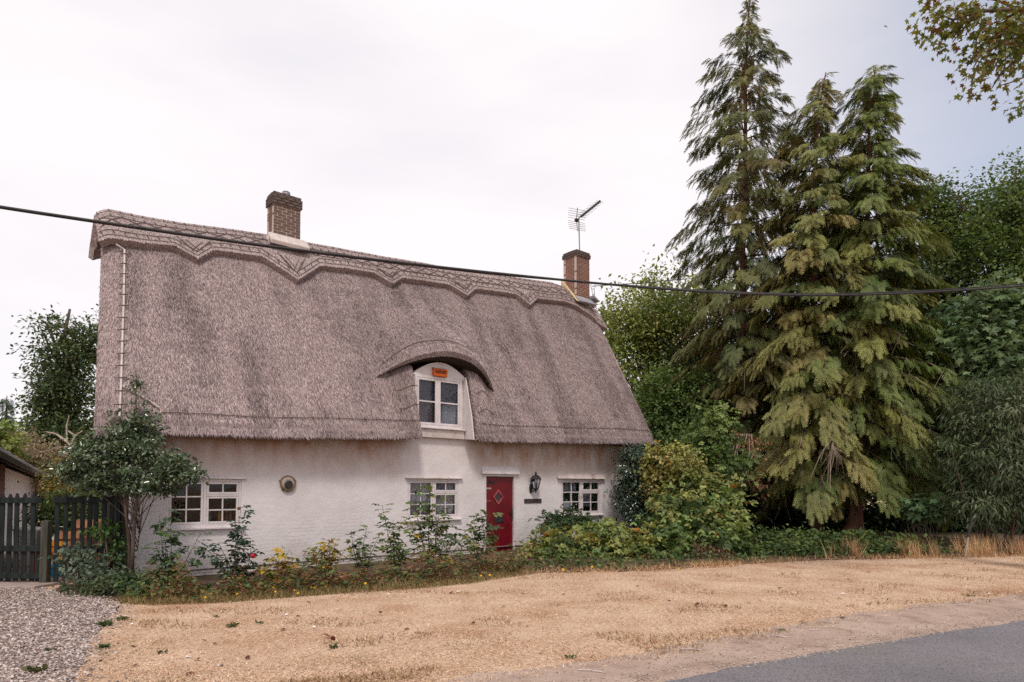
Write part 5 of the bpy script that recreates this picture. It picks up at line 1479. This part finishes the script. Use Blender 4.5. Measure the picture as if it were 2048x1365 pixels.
v_, f_, c_, cen = crown([EL(1925, 28, 9.2, 52, 32, .5), EL(1990, 60, 9.4, 60, 40, .6), EL(2040, 50, 9.6, 50, 60, .7), EL(1985, 105, 9.4, 42, 34, .5), EL(1955, 135, 9.3, 14, 26, .3), EL(1902, 86, 9.2, 12, 14, .2), EL(2035, 130, 9.5, 34, 20, .4), EL(2000, 165, 9.4, 22, 14, .3), EL(1980, 178, 9.4, 10, 8, .2), EL(2044, 205, 9.6, 16, 24, .2), EL(1965, 170, 9.3, 10, 14, .2), EL(1870, 20, 9.1, 18, 18, .3), EL(2120, 60, 10, 70, 110, 1.0)], 210, 13, .096, MAPLE, MPAL, .24, droop=.55, yellow=((.15, .065, .025), .14), shell=.1)
np_part('hanging_leaves', v_, f_, M['leaf'], mt_, c_, kind='stuff')
v_, f_, c_, cen = crown([(mb_ + np.array([3.6, 0, 11]), np.array([2.4, 3.0, 3.0])), (mb_ + np.array([4.5, 1.5, 8]), np.array([2.2, 2.5, 2.5]))], 220, 24, .15, MAPLE, MPAL, .6, droop=.5, yellow=((.22, .085, .025), .12))
np_part('crown', v_, f_, M['leaf'], mt_, c_, kind='stuff')

# ------------------------------------------------------------------ ivy, brambles and border plants
iv = bush('ivy', 'dark glossy ivy climbing the right corner of the white wall', 'ivy', [EL(1268, 925, 19.2, 26, 38, .5), EL(1262, 985, 19.2, 24, 46, .5), EL(1285, 1040, 19, 34, 34, .6), EL(1300, 960, 19.2, 34, 60, .6)], 260, 40, .085, FOLD, [(.020, .036, .022), (.030, .052, .032), (.045, .065, .04)], .24, mat='holly', droop=.6)
bush('hop_climber', 'yellowing climber heaped against the cottage corner above the ivy', 'climber', [EL(1340, 925, 18.4, 52, 34, .7), EL(1365, 965, 18.2, 48, 34, .7), EL(1320, 985, 18.3, 30, 24, .5)], 150, 30, .12, FOLD, [(.14, .145, .038), (.20, .19, .055), (.10, .115, .033), (.24, .20, .085)], .24, yellow=(ORA, .02), droop=.6)
bush('elder_bush', 'elder bush with layered bright leaves standing behind the bramble bank', 'shrub', [EL(1420, 870, 19.6, 36, 50, .8), EL(1440, 930, 19.2, 54, 34, .8), EL(1400, 930, 19.4, 40, 40, .8)], 110, 24, .22, ROSE5, [(.075, .115, .033), (.13, .165, .05), (.05, .08, .027)], .33, flat=.3)
BR = [(.050, .085, .028), (.090, .135, .038), (.14, .18, .058), (.035, .06, .022), (.17, .18, .06)]
bush('bramble', 'tall bramble bank below the elder bush', 'bramble', [EL(1400, 1000, 17.6, 66, 46, .9), EL(1450, 1010, 17.8, 50, 40, .8), EL(1350, 1030, 17, 50, 44, .8), EL(1420, 1060, 16.6, 70, 40, .8), EL(1340, 1085, 16, 60, 36, .7)], 165, 18, .225, TRI3, BR, .25, yellow=(ORA, .012), flat=.4)
bush('bramble', 'bramble mound between the red door and the ivy', 'bramble', [EL(1150, 1088, 16.2, 66, 32, .7), EL(1090, 1105, 16, 40, 26, .6), EL(1220, 1085, 16.4, 66, 38, .7), EL(1280, 1100, 16, 60, 34, .7)], 150, 17, .205, TRI3, BR + G_YELL, .25, yellow=(ORA, .02), flat=.4)
bush('dark_rose', 'dark leaved arching rose under the small window nearest the ivy', 'rose', [EL(1130, 1040, 17.3, 40, 12, .3), EL(1180, 1052, 17.2, 24, 12, .3), EL(1100, 1050, 17.3, 18, 12, .3)], 60, 12, .17, ROSE5, [(.03, .05, .022), (.045, .07, .03)], .2)
for n_, (x, rx, ry, lb) in enumerate([(1500, 40, 26, 'low nettle patch right of the red withered stems'), (1575, 46, 28, 'low nettle patch under the middle conifer'), (1650, 46, 26, 'low leafy patch left of the red trunk'), (1715, 26, 20, 'small leafy patch in front of the red trunk'), (1800, 40, 18, 'low dark patch right of the red trunk')]):
    p = G(x, 1116); bush('nettle_patch', lb, 'weeds', [EL(x, 1092 - 6 * (n_ % 2), p[1] + 1.4, rx, ry, .6), EL(x - 14, 1104, p[1] + .8, rx * .7, ry * .5, .5)], 85, 18, .115, FOLD, G_DARK + G_MID + [(.07, .105, .03)], .22, group='nettles along the wood edge', yellow=((.12, .13, .03), .1))
bush('sycamore_seedling', 'seedling with broad pale leaves low beside the red trunk', 'seedling', [EL(1840, 1012, 19.5, 32, 16, .4), EL(1870, 1020, 19.4, 24, 12, .4)], 40, 9, .26, MAPLE, [(.07, .12, .05), (.10, .15, .07)], .28, droop=.5)
# withered red-brown stems at the foot of the bramble bank
bush('withered_bramble', 'withered red brown bramble at the foot of the bank', 'bramble', [EL(1402, 1100, 15.6, 20, 22, .4), EL(1440, 1108, 15.5, 26, 14, .3)], 40, 12, .085, NARROW, [(.10, .05, .03), (.15, .08, .05), (.07, .04, .025)], .2, droop=1.2)

def bed(px, py): return G(px, py)
def px_off(base, px, py):            # offset of a stem tip from the plant's foot, at the foot's distance
    return AT(px, py, base[1]) - base
def plant(name, label, cat, foot, tips, T, size, pal, **kw):
    b_ = np.array([AT(foot[0], 978, foot[1])[0], foot[1], 0.0])
    return sprig(name, label, cat, b_, [px_off(b_, x, y) + np.array([0, rng.normal() * .1, 0]) for x, y in tips], T, size, pal, **kw)
RP = [(.038, .062, .034), (.055, .085, .042), (.032, .05, .028)]
RL = [(.075, .105, .035), (.11, .14, .045), (.055, .085, .03), (.15, .145, .05)]
r1 = plant('rose_bush', 'tall thin rose in front of the first window, left of the darker rose', 'rose', (343, 10.7), [(318, 1030), (345, 1015), (332, 1060), (365, 1090), (310, 1085), (392, 1065), (350, 1100)], ROSE5, .235, RP + [(.06, .11, .03)], every=.12, bushy=2)
r2 = plant('rose_bush', 'dark rose with a single crimson flower by the right end of the first window', 'rose', (474, 10.9), [(484, 1012), (470, 1040), (440, 1085), (420, 1095), (500, 1080), (512, 1100), (455, 1110), (492, 1060)], ROSE5, .205, [(.024, .042, .032), (.035, .058, .04), (.05, .07, .04)], every=.075, bushy=2, start=.15)
fl = AT(506, 1112, 10.7)
MB().lathe([(.005, -.04), (.035, -.03), (.048, .0), (.04, .03), (.015, .04)], fl, 10).build('flower', plain('crimson_petal', (.42, .01, .04), .6), r2, smooth=True)
fl2 = AT(478, 1017, 10.9)
MB().lathe([(.005, -.03), (.03, -.02), (.03, .015), (.01, .025)], fl2, 8).build('faded_flower', plain('faded_petal', (.16, .06, .03), .8), r2, smooth=True)
plant('border_plant', 'low yellowing border plant right of the dark rose', 'plant', (560, 11.0), [(540, 1112), (560, 1095), (580, 1100), (595, 1115), (530, 1130)], TRI3, .19, G_YELL, yellow=(YEL, .5), every=.07, bushy=2)
plant('border_plant', 'yellow and russet border plant below the wall fan', 'plant', (655, 11.5), [(635, 1090), (655, 1080), (675, 1088), (690, 1100), (625, 1105), (668, 1075)], TRI3, .18, G_YELL + [(.14, .08, .03)], yellow=(YEL, .30), every=.07, bushy=2)
plant('currant_bush', 'small green bush with upright shoots midway between the fan and the middle window', 'shrub', (728, 11.9), [(700, 1062), (735, 1052), (755, 1070), (720, 1075), (742, 1090), (705, 1100)], MAPLE, .155, RP + RL, every=.06, bushy=2)
plant('currant_bush', 'pale green tall shoots at the left of the middle window', 'shrub', (800, 12.6), [(765, 1010), (785, 1040), (800, 1050), (775, 1070), (815, 1085), (790, 1090)], ROSE5, .215, RL, every=.085, bushy=2)
plant('rose_bush', 'biggest rose, spreading across the middle window', 'rose', (865, 12.8), [(830, 1000), (850, 965), (872, 1010), (885, 990), (900, 1030), (840, 1040), (915, 1062), (820, 1030), (880, 1060), (930, 1070), (858, 1050)], ROSE5, .235, RP + RL, every=.085, bushy=2, yellow=(YEL, .03))
plant('rose_bush', 'rounded leafy rose beside the left edge of the red door', 'rose', (965, 13.6), [(945, 1030), (960, 1020), (980, 1030), (990, 1050), (935, 1045), (975, 1070), (945, 1085), (930, 1090)], ROSE5, .24, RP + RL, every=.085, bushy=2, start=.45)
bush('border_shrub', 'grey green shrub at the foot of the picket fence', 'shrub', [EL(165, 1128, 10.75, 30, 20, .25), EL(150, 1108, 10.8, 18, 12, .2), EL(205, 1152, 10.5, 30, 18, .3)], 52, 14, .085, FOLD, [(.075, .10, .07), (.11, .135, .095), (.055, .075, .05)], .15)
bush('climber', 'bright green leafy climber on the fence next to the tall post', 'climber', [EL(205, 1060, 11.1, 22, 14, .15), EL(222, 1052, 11.1, 14, 10, .12), EL(222, 1100, 11.1, 10, 36, .12), EL(230, 1110, 11.1, 8, 36, .12)], 40, 12, .08, FOLD, [(.07, .13, .025), (.04, .065, .035), (.055, .075, .05)], .13)
bush('creeping_plant', 'dark creeping plant at the foot of the tree stems', 'plant', [EL(255, 1170, 10.3, 60, 24, .4), EL(190, 1180, 10.3, 50, 12, .3), EL(310, 1165, 10.4, 40, 22, .4)], 130, 16, .065, FOLD, G_DARK + [(.08, .08, .04), (.07, .10, .05)], .14)
# ------------------------------------------------------------------ low growth, grass, gravel, leaves
LG0 = LEAFGAIN
def strip_points(n_, x0, x1, back0, back1):
    px = rng.uniform(x0, x1, n_); hx = [p[0] for p in [(95, 1187), (140, 1193), (230, 1203), (300, 1207), (450, 1202), (600, 1190), (720, 1182), (850, 1173), (940, 1164), (1000, 1154), (1060, 1146), (1300, 1142), (1400, 1134), (1500, 1128), (1620, 1122), (1750, 1118), (1900, 1115), (2048, 1112)]]
    hy = [1187, 1193, 1203, 1207, 1202, 1190, 1182, 1173, 1164, 1154, 1146, 1142, 1134, 1128, 1122, 1118, 1115, 1112]
    out_ = np.array([G(x, np.interp(x, hx, hy)) for x in px])
    b_ = rng.uniform(back0, back1, n_) ** 1.0
    out_[:, 1] += b_ * .76; out_[:, 0] += b_ * -.45
    return out_, px
def ground_cover(name, label, n_, x0, x1, b0, b1, size, T, pal, hmax, mat='leaf', droop=.2, up=.6):
    P, px = strip_points(n_, x0, x1, b0, b1)
    P[:, 2] = rng.random(n_) ** 1.6 * hmax * np.clip(.42 + 1.3 * np.array([mnoise.noise(Vector((q * .022, hmax * 7, b * .9))) for q, b in zip(px, P[:, 1])]), .05, 1.2)
    P[:, 2] = np.maximum(P[:, 2], .015)
    X = rng.normal(size=(n_, 3)) * np.array([1, 1, .3]) + np.array([0, 0, up - .4]); Z = np.array([0, 0, 1.0]) + rng.normal(size=(n_, 3)) * .4
    v_, f_ = stamp(T, P, X, Z, size * rng.uniform(.5, 1.3, n_))
    c_ = palette(pal, n_, .25)
    me = mesh_np(v_, f_, np.repeat(c_, len(T[0]), 0))
    return tag(link(name, me, M[mat]), label, None, None, 'stuff')
ground_cover('low_weeds', 'low green weeds along the foot of the cottage wall', 4200, 240, 1060, .0, 1.5, .085, FOLD, G_DARK + G_MID + [(.10, .07, .035), (.13, .12, .04)], .52)
ground_cover('withered_weeds', 'withered brown weeds in the flower bed', 9000, 300, 1070, .0, 1.5, .085, NARROW, [(.14, .055, .03), (.20, .10, .055), (.08, .036, .024), (.26, .16, .085)], .50)
ground_cover('wood_edge_weeds', 'low weeds along the edge of the wood', 3400, 1040, 2120, .35, 2.6, .095, FOLD, G_DARK + G_MID + [(.10, .12, .04), (.14, .09, .05)], .36)
def blades(name, label, P, ln, wd, pal, lean, mat='straw', nb=1):
    n_ = len(P)
    a = rng.uniform(0, 2 * PI, n_)
    d = np.stack([np.cos(a) * lean, np.sin(a) * lean, np.ones(n_)], 1) * 1.0
    d[:, :2] *= rng.uniform(.3, 1.6, n_)[:, None]
    d = unit(d)
    sd_ = unit(np.stack([-np.sin(a), np.cos(a), np.zeros(n_)], 1))
    sd_ = unit(sd_ + rng.normal(size=(n_, 3)) * .3)
    L = ln * rng.uniform(.4, 1.25, n_)[:, None]; W = wd * rng.uniform(.6, 1.3, n_)[:, None]
    v_ = np.stack([P - sd_ * W, P + sd_ * W, P + d * L], 1).reshape(-1, 3)
    me = mesh_np(v_, np.arange(3 * n_).reshape(-1, 3), np.repeat(palette(pal, n_, .22), 3, 0))
    return tag(link(name, me, M[mat]), label, None, None, 'stuff')
LEAFGAIN = 1.25
STRAW = [(.43, .285, .19), (.50, .35, .245), (.38, .235, .145), (.45, .29, .18), (.56, .42, .31)]
# lawn of dry grass: only where the verge is, denser near the camera
n_ = 230000
yy = 5.4 + rng.random(n_) ** 1.5 * 12.5
xx = rng.uniform(-.92, .92, n_) * yy
Pg = np.stack([xx, yy, np.full(n_, .004)], 1)
p2 = Pg[:, :2]
gpn = np.array(gravel_poly)
keep = ~in_poly(gravel_poly[::4] if len(gravel_poly) > 400 else gravel_poly, p2)
sdirt = side(de_, p2); keep &= (sdirt > np.abs(rng.normal(size=n_)) * -.22 + .10 * rng.normal(size=n_))
shed = side([np.array(p) for p in hedge_front], p2); keep &= (shed < .15)
keep &= ~((p2[:, 0] < -5.6) & (p2[:, 1] > 9.3))
Pg = Pg[keep]
pt = np.array([mnoise.noise(Vector((p[0] * .7, p[1] * 1.1, 0))) + .5 * mnoise.noise(Vector((p[0] * 2.3, p[1] * 2.9, 4))) for p in Pg])
Pg = Pg[pt + rng.normal(size=len(Pg)) * .35 > -.35]
blades('dry_grass', 'short dry straw coloured grass of the verge', Pg, .042, .004, STRAW, 3.2)
k = rng.random(len(Pg)) < .10
pn = np.array([mnoise.noise(Vector((p[0] * .9, p[1] * 1.3, 20))) for p in Pg])
Pd = Pg[(pn > .22) & (rng.random(len(Pg)) < .35)]
blades('brown_grass', 'browner tufts in the dry verge', Pd, .085, .005, [(.20, .11, .05), (.27, .15, .075), (.15, .095, .04)], 1.6)
Pq = Pg[(pn < -.30) & (rng.random(len(Pg)) < .10)]
blades('green_grass', 'sparse dull green blades surviving in the dry verge', Pq, .06, .004, [(.12, .125, .05), (.17, .15, .07), (.09, .10, .04)], 1.8)
# longer dead grass along the hedge
P, px = strip_points(17000, 1040, 2100, -.30, .55); P[:, 2] = 0
w_ = np.interp(px, [1040, 1300, 1420, 1560, 1700, 1760, 2100], [.12, .35, .45, .15, .3, .42, .36]) * (.35 + .9 * np.abs(np.sin(px * .023) * np.sin(px * .0071 + .6))); P = P[rng.random(len(P)) < w_]
blades('long_dry_grass', 'longer dead grass along the hedge foot', P, .17, .005, [(.42, .25, .13), (.50, .32, .18), (.30, .16, .08), (.22, .12, .06)], 1.6)
P, px = strip_points(5200, 1700, 2120, -.05, 1.3); P[:, 2] = 0; P = P[np.array([mnoise.noise(Vector((p[0] * 1.6, p[1] * 1.6, 31))) for p in P]) > .12]
blades('tall_dry_grass', 'tall dead grass at the right end of the hedge', P, .48, .006, [(.42, .24, .12), (.34, .18, .09), (.52, .36, .20)], .45)
P, px = strip_points(9000, 240, 1060, -.25, .35); P[:, 2] = 0
blades('border_grass', 'dull green grass along the edge of the flower bed', P, .13, .005, [(.16, .13, .05), (.10, .10, .035), (.28, .19, .09), (.20, .12, .06)], 1.0)
LEAFGAIN = 1.0
# gravel stones
n_ = 62000
yy = 5.3 + rng.random(n_) ** 1.3 * 6.2
xx = rng.uniform(-11, -3.8, n_)
p2 = np.stack([xx, yy], 1)
ins = in_poly(gravel_poly, p2); p2 = p2[ins]
near = px_line([(150, 1340), (235, 1212)])
extra_n = 1500
ex2 = np.array(gp)[rng.integers(0, len(gp), extra_n)] + rng.normal(size=(extra_n, 2)) * .13
p2 = np.vstack([p2, ex2])
OCT = T_([(1, 0, 0), (0, 1, 0), (-1, 0, 0), (0, -1, 0), (0, 0, .7), (0, 0, -.7)], [(0, 1, 4), (1, 2, 4), (2, 3, 4), (3, 0, 4)])
P = np.stack([p2[:, 0], p2[:, 1], np.full(len(p2), .010)], 1)
v_, f_ = stamp(OCT, P, rng.normal(size=(len(P), 3)) * np.array([1, 1, .25]), np.array([0, 0, 1.0]) + rng.normal(size=(len(P), 3)) * .35, .0125 * rng.uniform(.5, 1.6, len(P)))
me = mesh_np(v_, f_, np.repeat(palette([(.31, .245, .22), (.46, .385, .355), (.20, .148, .13), (.58, .50, .47), (.13, .095, .085), (.36, .26, .215)], len(P), .2), 6, 0))
tag(link('gravel', me, M['straw']), 'loose pale gravel stones on the drive', None, None, 'stuff')
# grit along the road edge
n_ = 4500
t_ = rng.uniform(-3, 14, n_); q_ = np.abs(rng.normal(size=n_)) * .28 - .02
P = np.array([np.append(np.array(road_edge[0]) + rd * a - rn * b, .010) for a, b in zip(t_, q_)])
v_, f_ = stamp(OCT, P, rng.normal(size=(n_, 3)) * np.array([1, 1, .2]), np.array([0, 0, 1.0]) + rng.normal(size=(n_, 3)) * .3, .008 * rng.uniform(.5, 1.6, n_))
me = mesh_np(v_, f_, np.repeat(palette([(.36, .28, .23), (.44, .36, .31), (.26, .20, .17)], n_, .2), 6, 0))
tag(link('road_grit', me, M['straw']), 'loose grit along the edge of the asphalt', None, None, 'stuff')
# fallen leaves, weeds and flowers one can count
def single(name, label, cat, group, pos, T, size, pal, n_, mat='leaf', flat=True, zup=.2):
    P = np.tile(np.array(pos, float), (n_, 1))
    if n_ > 1: P += rng.normal(size=(n_, 3)) * np.array([size * .5, size * .5, 0]); P[:, 2] = np.abs(P[:, 2]) + .012
    else: P[:, 2] += .018
    X = rng.normal(size=(n_, 3)) * np.array([1, 1, zup]) + np.array([0, 0, .0 if n_ == 1 else .5]); Z = np.array([0, 0, 1.0]) + rng.normal(size=(n_, 3)) * (.35 if n_ == 1 else .3)
    v_, f_ = stamp(T, P - np.array(pos), X, Z, size * rng.uniform(.7, 1.2, n_))
    o = link(name, mesh_np(v_, f_, np.repeat(palette(pal, n_, .2), len(T[0]), 0)), M[mat])
    o.location = pos
    return tag(o, label, cat, group)

FEAT = [(0, 'the gate'), (240, 'the tree stems'), (410, 'the first window'), (575, 'the wall fan'), (725, 'the green bush'), (866, 'the middle window'), (1000, 'the red door'), (1165, 'the window by the ivy'), (1330, 'the yellowing climber'), (1490, 'the tallest conifer'), (1630, 'the middle conifer'), (1735, 'the broad conifer'), (1960, 'the grey shrub')]
ORD = ['first', 'second', 'third', 'fourth', 'fifth', 'sixth', 'seventh', 'eighth', 'ninth', 'tenth']
def place_labels(pts, what):
    f_ = [min(FEAT, key=lambda q: abs(q[0] - p[0]))[1] for p in pts]
    out_ = []
    for i, p in enumerate(pts):
        same = sorted([(-q[1], q[0]) for q, g in zip(pts, f_) if g == f_[i]])
        k = same.index((-p[1], p[0]))
        out_.append(what + ' in line with ' + f_[i] + ('' if len(same) == 1 else ', ' + ORD[k] + ' from the road'))
    return out_
LEAFPOS = [(402, 1284), (432, 1288), (260, 1296), (392, 1321), (440, 1335), (676, 1205), (622, 1210), (594, 1233), (641, 1240), (683, 1252), (670, 1285), (660, 1278), (278, 1332), (390, 1350), (1390, 1215), (1338, 1203), (1456, 1215), (900, 1187), (760, 1230), (820, 1260), (1010, 1215), (1130, 1190), (1560, 1180), (1700, 1160), (1280, 1175), (950, 1250), (560, 1262), (500, 1320)]
for (x, y), lb in zip(LEAFPOS, place_labels(LEAFPOS, 'curled brown leaf on the verge')):
    single('fallen_leaf', lb, 'leaf', 'brown leaves fallen on the verge', G(x, y), FOLD, .085, [(.16, .06, .03), (.11, .045, .025)], 1)
SCR = [(912, 1186), (265, 1252), (575, 1232), (508, 1228), (630, 1258), (1533, 1186), (322, 1290), (370, 1317), (442, 1333), (420, 1326), (1500, 1208), (1690, 1190), (1980, 1190), (780, 1190), (350, 1330)]
for (x, y), lb in zip(SCR, place_labels(SCR, 'small white scrap on the verge')):
    single('paper_scrap', lb, 'scrap', 'white scraps on the verge', G(x, y), FOLD, .06, [(.75, .72, .72), (.66, .62, .62)], 1, mat='straw')
WD = [('weed_tuft', (465, 1255), .10, 26, 'green weed alone on the dry grass, middle of the left verge'), ('weed_tuft', (207, 1298), .10, 26, 'green weed beside the gravel edge, nearest the road'), ('weed_tuft', (212, 1252), .12, 30, 'straggly weed on the gravel edge, upper one'),
      ('weed_tuft', (432, 1236), .06, 10, 'tiny green weed above the lone weed'), ('weed_tuft', (520, 1249), .07, 14, 'tiny green weed right of the lone weed'), ('weed_tuft', (325, 1307), .07, 14, 'small weed among fallen leaves on the left verge'), ('weed_tuft', (665, 1298), .09, 14, 'flat weed below the middle of the cottage'), ('weed_tuft', (245, 1240), .11, 24, 'pale weed between gravel and dry grass'),
      ('weed_tuft', (97, 1303), .06, 12, 'weed growing in the gravel'), ('weed_tuft', (70, 1345), .10, 40, 'mossy patch in the gravel at the bottom left'), ('weed_tuft', (1563, 1263), .08, 18, 'weed tuft on the dusty shoulder, left one'), ('weed_tuft', (1605, 1248), .07, 14, 'weed tuft on the dusty shoulder, second from the left'), ('weed_tuft', (1940, 1194), .10, 24, 'weed tuft by the shoulder at the right'), ('weed_tuft', (1685, 1238), .08, 14, 'weed tuft on the dusty shoulder under the trees'), ('weed_tuft', (1140, 1318), .07, 14, 'small weed by the shoulder in front of the door')]
for nm_, (x, y), s_, k_n, lb in WD:
    single(nm_, lb, 'weed', 'green weeds on the verge', G(x, y), NARROW if 'tuft' in lb else FOLD, s_ * .62, [(.07, .11, .03), (.05, .08, .03), (.10, .12, .04)] if 'moss' not in lb else [(.12, .12, .05)], k_n)
FLW = [(298, 1186), (292, 1205), (318, 1198), (305, 1200), (345, 1158), (308, 1197), (412, 1203), (424, 1197), (457, 1181), (473, 1192), (476, 1198), (483, 1192), (522, 1183), (548, 1182), (552, 1195), (590, 1192), (597, 1194), (624, 1184), (630, 1186), (655, 1178), (652, 1183), (633, 1140), (598, 1160), (640, 1165), (720, 1168), (960, 1152), (978, 1153), (1190, 1138), (1130, 1144), (1370, 1138)]
FLB = place_labels(FLW, 'yellow flower')
yel = plain('yellow_petal', (.62, .36, .01), .6)
fm_ = None
for n_, (x, y) in enumerate(FLW):
    p = G(x, max(y, 1140)); hgt = .05 if y > 1176 else .12
    if y < 1176: p = G(x, 1188); p[1] += .4; hgt = max(.06, AT(x, y, p[1])[2])
    if fm_ is None:
        mbx = MB()
        mbx.lathe([(.003, -.008), (.020, .0), (.016, .008), (.004, .010)], (0, 0, 0), 7)
        fm_ = mbx.build('yellow_flower', yel, None)
        o = fm_
    else:
        o = fm_.copy(); C.objects.link(o)
    o.location = (p[0], p[1] - .03, hgt + rng.uniform(0, .04)); o.scale = [rng.uniform(.8, 1.3)] * 3; o.rotation_euler = (.5, rng.normal() * .3, 0)
    tag(o, FLB[n_], 'flower', 'yellow flowers along the bed')
# straws lying on the dusty shoulder
for n_, (x, y, a, lb) in enumerate([(1383, 1302, .5, 'longest pale straw lying on the dusty shoulder'), (1400, 1290, 1.2, 'pale straw on the shoulder above the longest one'), (1630, 1263, .9, 'pale straw on the shoulder below the trees'), (1180, 1345, .3, 'pale straw near the bottom edge, left of the asphalt'), (1552, 1275, .1, 'short straw by the left weed tuft'), (1920, 1212, .6, 'straw at the right end of the shoulder')]):
    p = G(x, y); d = np.array([math.cos(a), math.sin(a) * .6 - .5, 0]) * .11
    o = MB().tube([p - d + np.array([0, 0, .012]), p + np.array([0, 0, .02]), p + d + np.array([0, 0, .012])], .005, 4).build('loose_straw', M['lath'], None, base=p)
    tag(o, lb, 'straw', 'straws on the shoulder')
